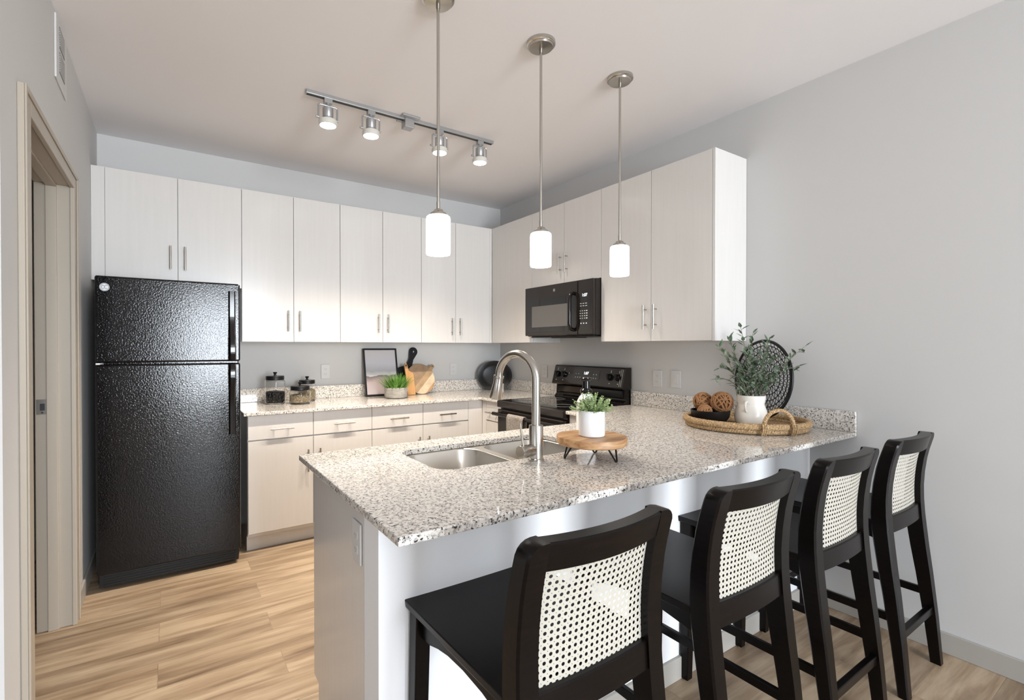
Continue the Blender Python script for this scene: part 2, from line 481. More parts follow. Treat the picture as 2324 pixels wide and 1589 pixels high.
sp = MB(); sp.box(XL - 0.112, XL - 0.095, DY1 - 0.0045, DY1 - 0.0028, 1.038, 1.07); sp.cyl((XL - 0.104, DY1 - 0.0045, 1.028), (XL - 0.104, DY1 - 0.0028, 1.028), 0.004, 10)
link('latch_hole', sp, DARKSLOT, o)

bb = MB(); bb.box(XL, XL + 0.013, DY1 + CW, -0.05, 0, 0.09); struct('baseboard_left', bb, BASEB, bevel=0.003)
bb = MB(); bb.box(-0.013, 0, YR, -2.853, 0, 0.09); struct('baseboard_right', bb, BASEB, bevel=0.003)
bb = MB(); bb.box(-2.39, -0.014, -2.853, -2.84, 0, 0.09); struct('baseboard_peninsula', bb, BASEB, bevel=0.003)
bb = MB(); bb.box(XL - 0.0, XL + 0.013, YE, DY0 - CW - 0.02, 0, 0.09); bb.box(XR, XL + 0.013, YE - 0.013, YE, 0, 0.09); struct('baseboard_hall', bb, BASEB, bevel=0.003)
struct('wall_peninsula', MB().box(-2.39, 0, -2.84, -2.73, 0, ZC - 0.022), PANEL)

# ------------------------------------------------------------------ cabinets
def MAPB(u, d, z): return (u, -d, z)          # back wall: u=x, d=distance from the wall
def MAPR(u, d, z): return (-d, u, z)          # right wall: u=y


def bar_handle(parent, mp, u, d, z0, z1, vert=True):
    b = MB(); q = 0.032
    if vert:
        b.cyl(mp(u, d + q, z0), mp(u, d + q, z1), 0.006, 12)
        for z in (z0 + 0.028, z1 - 0.028):
            b.cyl(mp(u, d, z), mp(u, d + q, z), 0.0045, 10)
    else:                                      # z0,z1 are u limits, u is height
        b.cyl(mp(z0, d + q, u), mp(z1, d + q, u), 0.006, 12)
        for a in (z0 + 0.03, z1 - 0.03):
            b.cyl(mp(a, d, u), mp(a, d + q, u), 0.0045, 10)
    return link('handle', b, STEEL, parent, smooth=True, label='brushed metal bar handle')


G = 0.0016


def upper(label, mp, u0, u1, z0, z1, splits, handles, group, filler=None, dep=DU):
    c = mp((u0 + u1) / 2, 0.16, z0)
    t = thing('wall_cabinet', label, 'cabinet', c, group=group, world=True)
    b = MB(); b.box(u0, u1, 0.002, dep - 0.02, z0, z1, mp); link('cabinet_body', b, CAB, t)
    ds = [u0] + splits + [u1]
    for i in range(len(ds) - 1):
        a, e = ds[i], ds[i + 1]
        b = MB(); b.box(a + G, e - G, dep - 0.019, dep, z0, z1, mp); d = link('door', b, CAB, t, bevel=0.0012)
        if handles and handles[i] is not None:
            hu, hz = handles[i]
            bar_handle(d, mp, hu, dep, hz, hz + 0.152)
    if filler:
        b = MB(); b.box(filler[0], filler[1], dep - 0.022, dep - 0.002, z0, z1, mp); link('filler_strip', b, CAB, t)
    return t


X0, X1, X2, X3, X4, X5, X6, X7 = -3.1746, -2.7969, -2.4214, -2.0774, -1.7357, -1.3891, -1.0448, -0.7088
hc = 0.040
upper('white two-door wall cabinet above the black refrigerator', MAPB, X0, X2, 1.742, ZT, [X1], [(X1 - hc, 1.835), (X1 + hc, 1.835)], 'white flat-front wall cabinets', filler=(XL + 0.001, X0))
upper('white two-door wall cabinet above the glass jars, next to the refrigerator', MAPB, X2, X4, ZU, ZT, [X3], [(X3 - hc, 1.447), (X3 + hc, 1.447)], 'white flat-front wall cabinets')
upper('white two-door wall cabinet above the framed print and grass pot', MAPB, X4, X6, ZU, ZT, [X5], [(X5 - hc, 1.447), (X5 + hc, 1.447)], 'white flat-front wall cabinets')
upper('white two-door wall cabinet on the back wall beside the room corner', MAPB, X6, -0.345, ZU, ZT, [X7], [(X7 - hc, 1.437), (X7 + hc, 1.437)], 'white flat-front wall cabinets', filler=(-0.345, -DU - 0.0003))
Y1, Y2, Y3, Y4b, Y4 = -0.9055, -1.2932, -1.6687, -2.0821, -2.5018
upper('white single-door wall cabinet in the corner, left of the microwave', MAPR, Y1, -DU - 0.001, ZU, ZT, [], None, 'white flat-front wall cabinets')
upper('short white two-door wall cabinet directly above the microwave', MAPR, Y3, Y1, 1.818, ZT, [Y2], [(Y2 - hc + 0.005, 1.897), (Y2 + hc - 0.005, 1.897)], 'white flat-front wall cabinets')
e = upper('white two-door wall cabinet right of the microwave with exposed end panel', MAPR, Y4 + 0.016, Y3, ZU, ZT, [Y4b], [(Y4b - hc, 1.445), (Y4b + hc - 0.004, 1.445)], 'white flat-front wall cabinets')
b = MB(); b.box(-DU, -0.002, Y4, Y4 + 0.015, ZU - 0.002, ZT); link('end_panel', b, CAB, e)

ZB0, ZB1, ZD, DB = 0.124, 0.722, 0.731, 0.63


def base(label, mp, u0, u1, splits, group, hs=None, toe=True, corner=False):
    t = thing('base_cabinet', label, 'cabinet', mp((u0 + u1) / 2, 0.3, 0), group=group, world=True)
    b = MB(); b.box(u0, u1, 0.002, DB - 0.02, 0.1, ZC - 0.024, mp); link('cabinet_body', b, CAB, t)
    if toe:
        b = MB(); b.box(u0, u1, 0.05, 0.565, 0.0, 0.1, mp); link('toe_kick', b, CAB, t)
    if corner:
        b = MB(); b.box(u1 + 0.001, -0.6305, DB - 0.019, DB - 0.001, 0.1, ZC - 0.024, mp); link('filler_strip', b, CAB, t)
    ds = [u0] + splits + [u1]
    for i in range(len(ds) - 1):
        a, e_ = ds[i], ds[i + 1]; m_ = (a + e_) / 2
        b = MB(); b.box(a + G, e_ - G, DB - 0.019, DB, ZD, ZC - 0.026, mp); d = link('drawer_front', b, CAB, t, bevel=0.0012)
        bar_handle(d, mp, 0.797, DB, m_ - 0.075, m_ + 0.075, vert=False)
        b = MB(); b.box(a + G, e_ - G, DB - 0.019, DB, ZB0, ZB1, mp); d = link('door', b, CAB, t, bevel=0.0012)
        if hs and hs[i] is not None:
            bar_handle(d, mp, hs[i], DB, 0.488, 0.64)
    return t


B0, B1, B2, B3, B4 = -2.426, -2.016, -1.597, -1.182, -0.767
base('white base cabinet beside the refrigerator, with two drawers over two doors', MAPB, B0, B2, [B1], 'white base cabinets', [B1 - hc, B1 + hc])
t = base('white base cabinet on the back wall near the corner, two drawers over two doors', MAPB, B2, B4, [B3], 'white base cabinets', [B3 - hc, B3 + hc])
b = MB(); b.box(B4 + 0.001, -0.6305, -DB + 0.001, -DB + 0.02, 0.1, ZC - 0.024); link('filler_strip', b, CAB, t)
base('narrow white drawer cabinet between the room corner and the range', MAPR, -0.908, -0.69, [], 'white base cabinets', corner=True)
base('narrow white base cabinet between the range and the peninsula', MAPR, -2.10, -1.684, [], 'white base cabinets')

# peninsula base: panels only, the sink hangs inside
t = thing('base_cabinet', 'white peninsula sink cabinet with plain end panel under the granite top', 'cabinet', (-1.5, -2.45, 0), group='white base cabinets', world=True)
b = MB(); b.box(-2.39, -2.372, -2.728, -2.171, 0.1, ZC - 0.024); b.box(-2.39, -2.372, -2.728, -2.235, 0.0, 0.1); link('end_panel', b, CAB, t)
b = MB(); b.box(-2.372, -0.66, -2.728, -2.195, 0.1, 0.118); b.box(-0.678, -0.66, -2.728, -2.195, 0.118, ZC - 0.024); b.box(-2.372, -0.66, -2.25, -2.235, 0, 0.1); link('cabinet_body', b, CAB, t)
for i in range(4):
    a = -2.372 + i * 0.428
    b = MB(); b.box(a + G, a + 0.428 - G, -2.19, -2.171, ZB0, ZC - 0.03); d = link('door', b, CAB, t)
    bar_handle(d, lambda u, dd, z: (u, -2.171 + dd, z), a + (0.388 if i % 2 == 0 else 0.04), 0.0, 0.68, 0.83)

# ------------------------------------------------------------------ countertops
zc0 = ZC - 0.022
ct = thing('countertop', 'speckled granite countertop along the back wall and into the corner', 'countertop', (-1.3, -0.3, zc0), world=True)
b = MB().slab([(-2.452, -0.002), (-2.452, -0.659), (-0.659, -0.659), (-0.659, -0.912), (-0.002, -0.912), (-0.002, -0.002)], [], zc0, ZC); link('counter_slab', b, GRAN, ct, bevel=0.003)
b = MB(); b.box(-2.452, -0.002, -0.022, -0.002, ZC + 0.0005, ZC + 0.102); tag(link('backsplash', b, GRAN, bevel=0.002), 'low speckled granite backsplash strip along the back wall', 'backsplash', 'granite backsplash strips')
b = MB(); b.box(-0.022, -0.002, -0.912, -0.0225, ZC + 0.0005, ZC + 0.102); tag(link('backsplash', b, GRAN, bevel=0.002), 'short granite backsplash strip between the black platter and the range', 'backsplash', 'granite backsplash strips')
SX0, SX1, SY0, SY1 = -2.075, -1.335, -2.597, -2.215
pt = thing('countertop', 'speckled granite peninsula countertop with sink cutout and bar overhang', 'countertop', (-1.2, -2.5, zc0), world=True)
b = MB().slab([(-2.423, -2.075), (-0.66, -2.075), (-0.66, -1.68), (-0.002, -1.68), (-0.002, -3.047), (-2.423, -3.047)], [rrect(SX0, SX1, SY0, SY1, 0.075, 8)], zc0, ZC); link('counter_slab', b, GRAN, pt, bevel=0.003)
b = MB(); b.box(-0.022, -0.002, -3.047, -1.68, ZC + 0.0005, ZC + 0.102); tag(link('backsplash', b, GRAN, bevel=0.002), 'granite backsplash strip on the right wall behind the rope tray', 'backsplash', 'granite backsplash strips')

# sink
sk = thing('sink', 'undermount stainless steel double-bowl sink in the peninsula', 'sink', (-1.705, -2.41, 0.69), world=True)
bowls = [(-2.07, -1.722), (-1.69, -1.34)]
zr = zc0 - 0.001
b = MB().slab(rrect(SX0 - 0.02, SX1 + 0.02, SY0 - 0.012, SY1 + 0.02, 0.08, 8), [rrect(x0, x1, SY0 + 0.006, SY1 - 0.004, 0.075, 8) for x0, x1 in bowls], zr - 0.002, zr); link('rim', b, SINKM, sk)
for x0, x1 in bowls:
    b = MB(); R = []
    for dz, ins, rr in ((0, 0, 0.075), (0.004, 0.002, 0.075), (0.13, 0.010, 0.07), (0.165, 0.020, 0.065), (0.18, 0.045, 0.05)):
        R.append([(x, y, zr - 0.001 - dz) for x, y in rrect(x0 + ins, x1 - ins, SY0 + 0.006 + ins, SY1 - 0.004 - ins, rr, 8)])
    b.rings(R, caps=False)
    b.face([b.bm.verts.new(p) for p in R[-1]])
    bmesh.ops.remove_doubles(b.bm, verts=b.bm.verts[:], dist=1e-5)
    w = link('bowl', b, SINKM, sk, smooth=True, solid=0.0012)
    b = MB().lathe([(0.045, 0.0), (0.045, 0.003), (0.03, 0.002), (0.012, 0.0015)], ((x0 + x1) / 2, (SY0 + SY1) / 2, zr - 0.1805), 24); link('drain', b, STEEL, w, smooth=True)

# faucet
fx, fy = -1.700, -2.642
fc = thing('faucet', 'brushed nickel gooseneck pull-down faucet behind the sink', 'faucet', (fx, fy, ZC), world=True)
b = MB().lathe([(0.030, 0), (0.030, 0.006), (0.0265, 0.009), (0.0265, 0.128), (0.025, 0.131)], (fx, fy, ZC)); link('faucet_body', b, STEEL, fc, smooth=True)
dv = Vector((-0.040, 0.184, 0)); apex = 1.308
pts = [(fx, fy, ZC + 0.125)]
zs = apex - dv.length / 2 * 1.02
for i in range(6):
    pts.append((fx, fy, ZC + 0.125 + (zs - ZC - 0.125) * (i + 1) / 6))
for i in range(1, 21):
    a = PI * i / 20 * 0.985
    q = (1 - math.cos(a)) / 2
    pts.append((fx + dv.x * q, fy + dv.y * q, zs + dv.length / 2 * 1.02 * math.sin(a)))
b = MB().tube(pts, 0.0158, 18); link('spout', b, STEEL, fc, smooth=True)
e0 = Vector(pts[-1]); tg = (Vector(pts[-1]) - Vector(pts[-3])).normalized()
b = MB().tube([e0 - tg * 0.004, e0 + tg * 0.004, e0 + tg * 0.006, e0 + tg * 0.03, e0 + tg * 0.085, e0 + tg * 0.09], [0.021, 0.021, 0.0185, 0.0195, 0.0275, 0.0255], 22)
sh = link('spray_head', b, STEEL, fc, smooth=True)
sd = Vector((0.9, -0.4, 0)).normalized()
b = MB().tube([e0 + tg * 0.03 + sd * 0.019, e0 + tg * 0.065 + sd * 0.024], [0.006, 0.007], 10); link('spray_button', b, STEEL, sh, smooth=True)
hd = Vector((-0.93, -0.12, 0)).normalized(); p0 = Vector((fx, fy, ZC + 0.040))
b = MB().tube([p0 + hd * 0.02, p0 + hd * 0.047, p0 + hd * 0.048, p0 + hd * 0.082, p0 + hd * 0.084], [0.0225, 0.0225, 0.0232, 0.0232, 0.0215], 26); lv = link('lever_valve', b, STEEL, fc, smooth=True)
b = MB().tube([p0 + hd * 0.068 + Vector((0, 0, 0.02)), p0 + hd * 0.075 + Vector((0, 0, 0.06)), p0 + hd * 0.083 + Vector((0, 0, 0.105))], [0.0055, 0.0045, 0.003], 10); link('lever', b, STEEL, lv, smooth=True)

# ------------------------------------------------------------------ refrigerator
FX0, FX1, FYF = -3.182, -2.480, -0.752
fr = thing('refrigerator', 'black top-freezer refrigerator with pebbled doors beside the doorway', 'refrigerator', ((FX0 + FX1) / 2, -0.4, 0), world=True)
b = MB(); b.box(FX0 + 0.004, FX1 - 0.004, -0.695, -0.03, 0.03, 1.705); link('cabinet_body', b, FRIDGE, fr, bevel=0.006)
b = MB(); b.box(FX0, FX1, FYF, -0.697, 1.248, 1.72); fd = link('freezer_door', b, FRIDGE, fr, bevel=0.010)
b = MB(); b.box(FX0, FX1, FYF, -0.697, 0.095, 1.238); rd = link('fridge_door', b, FRIDGE, fr, bevel=0.010)
b = MB(); b.box(FX0 + 0.01, FX1 - 0.01, -0.725, -0.66, 0.022, 0.088)
for i in range(4):
    b.box(FX0 + 0.03, FX1 - 0.03, -0.729, -0.724, 0.03 + i * 0.014, 0.037 + i * 0.014)
link('toe_grille', b, BLACKM, fr, bevel=0.002)
for x in (FX0 + 0.06, FX1 - 0.06):
    for y in (-0.65, -0.1):
        b = MB(); b.cyl((x, y, 0), (x, y, 0.032), 0.018, 14); link('foot', b, BLACKM, fr)
b = MB(); b.box(FX0 + 0.004, FX0 + 0.022, FYF - 0.003, -0.70, 1.2385, 1.2475); link('hinge', b, STEEL, fr, label='small metal door hinge')


def fridge_handle(z0, z1, seam_top, par):
    xc = FX1 - 0.046; pr = []
    n = 14
    for i in range(n + 1):
        t = i / n; z = z0 + (z1 - z0) * t
        s = t if seam_top else 1 - t                # s=1 next to the seam between the doors
        out = 0.016 + 0.034 * min(1, max(0, (s - 0.42) / 0.35)) ** 1.2
        w = 0.019
        if s > 0.97:
            out -= 0.012
        pr.append([(xc - w, FYF - out + 0.010, z), (xc - w * 0.6, FYF - out, z), (xc + w * 0.6, FYF - out, z), (xc + w, FYF - out + 0.010, z), (xc + w, FYF - max(0.0, out - 0.026), z), (xc - w, FYF - max(0.0, out - 0.026), z)])
    b = MB().rings(pr)
    zz = z1 if seam_top else z0
    sg = -1 if seam_top else 1
    b.box(xc - 0.016, xc + 0.016, FYF - 0.03, FYF + 0.001, min(zz, zz + sg * 0.03), max(zz, zz + sg * 0.03))
    return link('handle', b, BLACK, par, smooth=True, label='glossy black door handle')


fridge_handle(1.254, 1.672, False, fd); fridge_handle(0.805, 1.232, True, rd)


def emblem(par, c, r, ax):
    """round silver appliance badge with a ring and a curled monogram"""
    mp = (lambda u, v, d: (c[0] + u, c[1] - d, c[2] + v)) if ax == 'y' else (lambda u, v, d: (c[0] - d, c[1] + u, c[2] + v))
    b = MB(); n = 28
    b.prism([(r * math.cos(2 * PI * k / n), r * math.sin(2 * PI * k / n)) for k in range(n)], 0, 0.002, mp)
    o = link('badge', b, EMB, par, label='round silver badge')
    b = MB()
    b.tube([mp(r * 0.86 * math.cos(2 * PI * k / n), r * 0.86 * math.sin(2 * PI * k / n), 0.002) for k in range(n)], r * 0.06, 6, closed=True)
    for s in (-1, 1):
        b.tube([mp(s * r * 0.3 + r * 0.28 * math.cos(a), r * 0.32 * math.sin(a) * 1.3, 0.002) for a in [0.6 + 5.0 * k / 12 for k in range(13)]], r * 0.06, 6)
    link('monogram', b, VENTD, o)


emblem(fd, (FX0 + 0.043, FYF, 1.658), 0.022, 'y')

# ------------------------------------------------------------------ range
RY0, RY1 = -0.917, -1.679      # left (far) and right (near) sides seen from the kitchen
rg = thing('range', 'black electric range with glass cooktop between the granite counters', 'oven range', (-0.35, -1.298, 0), world=True)
b = MB(); b.box(-0.64, -0.03, RY1, RY0, 0.06, 0.90); b.box(-0.60, -0.08, RY1 + 0.03, RY0 - 0.03, 0, 0.06); link('range_body', b, WARMBLK, rg, bevel=0.003)
b = MB(); b.box(-0.672, -0.085, RY1 - 0.001, RY0 + 0.001, 0.885, 0.916); b.box(-0.678, -0.645, RY1, RY0, 0.862, 0.912); link('cooktop_frame', b, WARMBLK, rg, bevel=0.005)
b = MB(); b.box(-0.645, -0.11, RY1 + 0.015, RY0 - 0.015, 0.9155, 0.9185); ck = link('cooktop_glass', b, GLASSBLK, rg)
for x, y, r in ((-0.50, RY0 - 0.2, 0.10), (-0.50, RY1 + 0.2, 0.08), (-0.24, RY0 - 0.2, 0.075), (-0.24, RY1 + 0.2, 0.10)):
    b = MB()
    for q in (r, r - 0.012):
        b.tube([(x + q * math.cos(2 * PI * k / 40), y + q * math.sin(2 * PI * k / 40), 0.9184) for k in range(40)], 0.0006, 4, closed=True)
    link('burner_ring', b, VENTD, ck)
# back guard: recessed glossy lower part, overhanging tilted control panel
b = MB(); b.prism([(-0.012, 0.90), (-0.085, 0.90), (-0.085, 0.925), (-0.065, 0.945), (-0.060, 1.03), (-0.012, 1.03)], RY1 + 0.006, RY0 - 0.006, lambda u, v, d: (u, d, v)); bg = link('back_guard', b, BLACK, rg, bevel=0.004)
b = MB(); b.box(-0.075, -0.058, RY1 + 0.03, RY0 - 0.03, 0.955, 1.02); link('guard_recess', b, BLACK, bg, bevel=0.012)
b = MB(); b.prism([(-0.012, 1.025), (-0.105, 1.025), (-0.110, 1.035), (-0.070, 1.178), (-0.058, 1.184), (-0.012, 1.184)], RY1, RY0, lambda u, v, d: (u, d, v)); cp = link('control_panel', b, WARMBLK, rg, bevel=0.004)


def onp(y, z, d):       # a point on the tilted control panel, d in front of it
    f = (z - 1.035) / (1.178 - 1.035)
    return (-0.110 + 0.040 * f - d * 0.963, y, z + d * 0.27)


for y in (RY0 - 0.058, RY0 - 0.135, RY1 + 0.135, RY1 + 0.058):
    b = MB(); b.tube([onp(y, 1.108, 0.0), onp(y, 1.108, 0.018), onp(y, 1.108, 0.020)], [0.026, 0.022, 0.019], 22)
    k = link('knob', b, BLACK, cp, smooth=True)
    b = MB(); c0 = onp(y, 1.108, 0.02); c1 = onp(y, 1.108, 0.034)
    b.rings([[(p[0], p[1] - 0.006, p[2] - 0.02) for p in (c0, c1)] + [(p[0], p[1] - 0.006, p[2] + 0.02) for p in (c1, c0)], [(p[0], p[1] + 0.006, p[2] - 0.02) for p in (c0, c1)] + [(p[0], p[1] + 0.006, p[2] + 0.02) for p in (c1, c0)]])
    link('knob_grip', b, BLACKM, k, bevel=0.002)
yd0, yd1 = RY0 - 0.24, RY0 - 0.52
b = MB(); b.rings([[onp(yd0, 1.075, 0.0), onp(yd1, 1.075, 0.0), onp(yd1, 1.155, 0.0), onp(yd0, 1.155, 0.0)], [onp(yd0, 1.075, 0.0015), onp(yd1, 1.075, 0.0015), onp(yd1, 1.155, 0.0015), onp(yd0, 1.155, 0.0015)]])
dp = link('display_glass', b, GLASSBLK, cp)
text_mesh('1:07', 0.030, lambda x, y, z: onp((yd0 + yd1) / 2 - x, 1.126 + y, 0.0022), DIGIT, 'clock_digits', dp)
b = MB()
marks = [(RY0 - 0.05, 1.155), (RY0 - 0.13, 1.155), (RY0 - 0.05, 1.145), (RY0 - 0.13, 1.145), (RY0 - 0.05, 1.062), (RY0 - 0.13, 1.062), (RY1 + 0.05, 1.155), (RY1 + 0.13, 1.155), (RY1 + 0.05, 1.145), (RY1 + 0.13, 1.145), (RY1 + 0.05, 1.062), (RY1 + 0.13, 1.062), (RY0 - 0.19, 1.12)]
marks += [(yd0 - 0.03 - 0.025 * i, 1.093) for i in range(3)] + [(yd1 + 0.03 + 0.025 * i, 1.093) for i in range(3)] + [(yd0 - 0.03 - 0.03 * i, 1.12) for i in range(2)] + [(yd1 + 0.03 + 0.03 * i, 1.12) for i in range(2)]
for y, z in marks:
    b.rings([[onp(y - 0.004, z - 0.0025, 0.002), onp(y + 0.004, z - 0.0025, 0.002), onp(y + 0.004, z + 0.0025, 0.002), onp(y - 0.004, z + 0.0025, 0.002)], [onp(y - 0.004, z - 0.0025, 0.0024), onp(y + 0.004, z - 0.0025, 0.0024), onp(y + 0.004, z + 0.0025, 0.0024), onp(y - 0.004, z + 0.0025, 0.0024)]])
for s in (0.022, 0.036):
    b.rings([[onp(RY1 + s - 0.0012, 1.045, 0.0005), onp(RY1 + s + 0.0012, 1.045, 0.0005), onp(RY1 + s + 0.0012, 1.168, 0.0005), onp(RY1 + s - 0.0012, 1.168, 0.0005)], [onp(RY1 + s - 0.0012, 1.045, 0.0012), onp(RY1 + s + 0.0012, 1.045, 0.0012), onp(RY1 + s + 0.0012, 1.168, 0.0012), onp(RY1 + s - 0.0012, 1.168, 0.0012)]])
link('panel_marks', b, PRINTL, cp, label='printed white control marks')
b = MB(); b.box(-0.675, -0.641, RY1 + 0.004, RY0 - 0.004, 0.24, 0.848); od = link('oven_door', b, WARMBLK, rg, bevel=0.006)
b = MB(); b.box(-0.677, -0.674, RY1 + 0.11, RY0 - 0.11, 0.36, 0.72); link('oven_window', b, GLASSBLK, od)
b = MB(); b.tube([(-0.720, RY0 - 0.004 - 0.754 * i / 12, 0.815) for i in range(13)], 0.014, 12)
for y in (RY0 - 0.05, RY1 + 0.05):
    b.box(-0.72, -0.673, y - 0.014, y + 0.014, 0.803, 0.827)
link('oven_handle', b, BLACK, od, smooth=True)
b = MB(); b.box(-0.672, -0.641, RY1 + 0.004, RY0 - 0.004, 0.075, 0.232); link('storage_drawer', b, WARMBLK, rg, bevel=0.006)

# towel over the oven handle
b = MB()
def tow(u, v):
    y = -1.135 - 0.185 * u + 0.004 * math.sin(9 * u + 4 * v)
    a = v
    if a < 0.42:
        x = -0.738 - 0.004 * math.sin(6 * u + 3 * v); z = 0.56 + (0.815 - 0.56) * a / 0.42
    elif a < 0.58:
        q = PI * (a - 0.42) / 0.16; x = -0.720 - 0.018 * math.cos(q); z = 0.815 + 0.018 * math.sin(q)
    else:
        x = -0.702; z = 0.815 - (0.20) * (a - 0.58) / 0.42
    return (x, y, z)
b.grid(tow, 12, 40)
tag(link('dish_towel', b, TOWEL, smooth=True, solid=0.005), 'grey-brown woven dish towel hanging over the oven handle', 'towel')

# ------------------------------------------------------------------ microwave
MX, MZ0, MZ1 = -0.392, 1.420, 1.813
mw = thing('microwave', 'black over-the-range microwave under the short wall cabinet', 'microwave', (-0.2, (Y1 + Y3) / 2, MZ0), world=True)
my0, my1 = Y1 - 0.004, Y3 + 0.004
b = MB(); b.box(-0.362, -0.004, my1, my0, MZ0, MZ1); mb = link('microwave_body', b, WARMBLK, mw, bevel=0.003)
ydoor = -1.515
b = MB(); b.box(MX, -0.364, ydoor, my0, MZ0 + 0.004, MZ1 - 0.002); md = link('door', b, WARMBLK, mw, bevel=0.005)
b = MB(); b.box(MX, -0.364, my1, ydoor - 0.002, MZ0 + 0.004, MZ1 - 0.002); mp_ = link('control_panel', b, WARMBLK, mw, bevel=0.005)
b = MB(); b.box(MX - 0.0015, MX + 0.001, -1.50, my0 - 0.02, 1.455, 1.715); mg = link('door_glass', b, GLASSBLK, md)
b = MB(); b.box(MX - 0.0025, MX - 0.0012, -1.41, -1.00, 1.49, 1.655); link('window', b, MWWIN, mg)
b = MB(); yh = -1.478
b.tube([(MX - 0.006, yh, 1.722), (MX - 0.035, yh, 1.712), (MX - 0.045, yh, 1.68), (MX - 0.045, yh, 1.50), (MX - 0.035, yh, 1.468), (MX - 0.006, yh, 1.458)], 0.014, 12); link('handle', b, BLACK, md, smooth=True)
b = MB(); b.box(MX - 0.0012, MX + 0.001, my1 + 0.02, ydoor - 0.012, 1.455, 1.735); pg = link('panel_glass', b, GLASSBLK, mp_)
text_mesh('1:07', 0.030, lambda x, y, z: (MX - 0.002 - z, -1.585 - x, 1.70 + y), DIGIT, 'clock_digits', pg)
b = MB()
def mk(y, z, w, h):
    b.box(MX - 0.002, MX - 0.001, y - w / 2, y + w / 2, z - h / 2, z + h / 2)
for z in (1.642, 1.625):
    for i in range(3):
        mk(-1.548 - 0.026 * i, z, 0.016, 0.004)
for r in range(4):
    for i in range(4):
        mk(-1.542 - 0.021 * i, 1.590 - 0.0175 * r, 0.006 if i < 3 else 0.014, 0.006)
for i in range(3):
    mk(-1.550 - 0.026 * i, 1.502, 0.010, 0.008)
link('keypad_marks', b, PRINTL, pg, label='printed white keypad marks')
emblem(md, (MX, -1.265, 1.765), 0.012, 'x')
b = MB(); b.box(-0.35, -0.03, my1 + 0.03, my0 - 0.03, MZ0 - 0.010, MZ0 - 0.001)
b.box(-0.33, -0.20, my1 + 0.25, my0 - 0.25, MZ0 - 0.016, MZ0 - 0.009)
link('vent_grille', b, BLACKM, mb, bevel=0.003)

# ------------------------------------------------------------------ wall plates and vent
def plate(kind, label, c, ax, group=None):
    """ax: 'y' on the back wall, 'x' on the right wall, 'e' on the peninsula end"""
    mp = {'y': lambda u, v, d: (c[0] + u, c[1] - d, c[2] + v), 'x': lambda u, v, d: (c[0] - d, c[1] + u, c[2] + v), 'e': lambda u, v, d: (c[0] - d, c[1] + u, c[2] + v)}[ax]
    t = thing('wall_outlet' if kind == 'outlet' else 'light_switch', label, 'outlet' if kind == 'outlet' else 'light switch', c, group=group, world=True)
    b = MB(); b.prism([(-0.036, -0.058), (0.036, -0.058), (0.036, 0.058), (-0.036, 0.058)], 0, 0.006, mp); p = link('cover_plate', b, WHITE, t, bevel=0.002)
    if kind == 'outlet':
        for s in (-1, 1):
            b = MB(); b.prism(rrect(-0.016, 0.016, s * 0.020 - 0.013, s * 0.020 + 0.013, 0.008, 4), 0.006, 0.0075, mp); r = link('socket', b, WHITE, t)
            b = MB()
            for u in (-0.006, 0.006):
                b.prism([(u - 0.0012, s * 0.02 - 0.003), (u + 0.0012, s * 0.02 - 0.003), (u + 0.0012, s * 0.02 + 0.005), (u - 0.0012, s * 0.02 + 0.005)], 0.0072, 0.0079, mp)
            b.prism(rrect(-0.002, 0.002, s * 0.02 - 0.009, s * 0.02 - 0.005, 0.0019, 3), 0.0072, 0.0079, mp)
            link('slot', b, SLOTM, r)
    else:
        b = MB(); b.prism([(-0.016, -0.033), (0.016, -0.033), (0.016, 0.033), (-0.016, 0.033)], 0.006, 0.0085, mp); link('rocker', b, WHITE, t, bevel=0.0015)
    return t


og = 'white duplex outlets'
plate('outlet', 'white wall outlet left of the framed print above the counter', (-1.765, -0.001, 1.132), 'y', og)
plate('outlet', 'white wall outlet between the round board and the black platter', (-0.556, -0.001, 1.122), 'y', og)
plate('outlet', 'white wall outlet between the black platter and the range', (-0.001, -0.70, 1.115), 'x', og)
plate('outlet', 'white wall outlet right of the range, beside the light switch', (-0.001, -1.895, 1.115), 'x', og)
plate('switch', 'white rocker light switch on the right wall above the counter', (-0.001, -2.04, 1.119), 'x')
plate('outlet', 'white outlet on the peninsula end panel under the counter edge', (-2.391, -2.68, 0.775), 'e', og)
vt = thing('air_vent', 'white wall register with dark louvres high above the doorway', 'air vent', (XL, -1.28, 2.45), world=True)
b = MB(); b.box(XL, XL + 0.008, -1.40, -1.16, 2.455, 2.72); link('frame', b, WHITE, vt, bevel=0.003)
for z0, z1 in ((2.607, 2.697), (2.50, 2.59)):
    b = MB(); b.box(XL + 0.0075, XL + 0.009, -1.338, -1.222, z0, z1); lo = link('louver_panel', b, VENTD, vt)
    b = MB()
    for i in range(8):
        z = z0 + 0.008 + i * (z1 - z0 - 0.012) / 8
        b.box(XL + 0.009, XL + 0.0105, -1.338, -1.222, z, z + 0.003)
    link('slat', b, WHITE, lo)

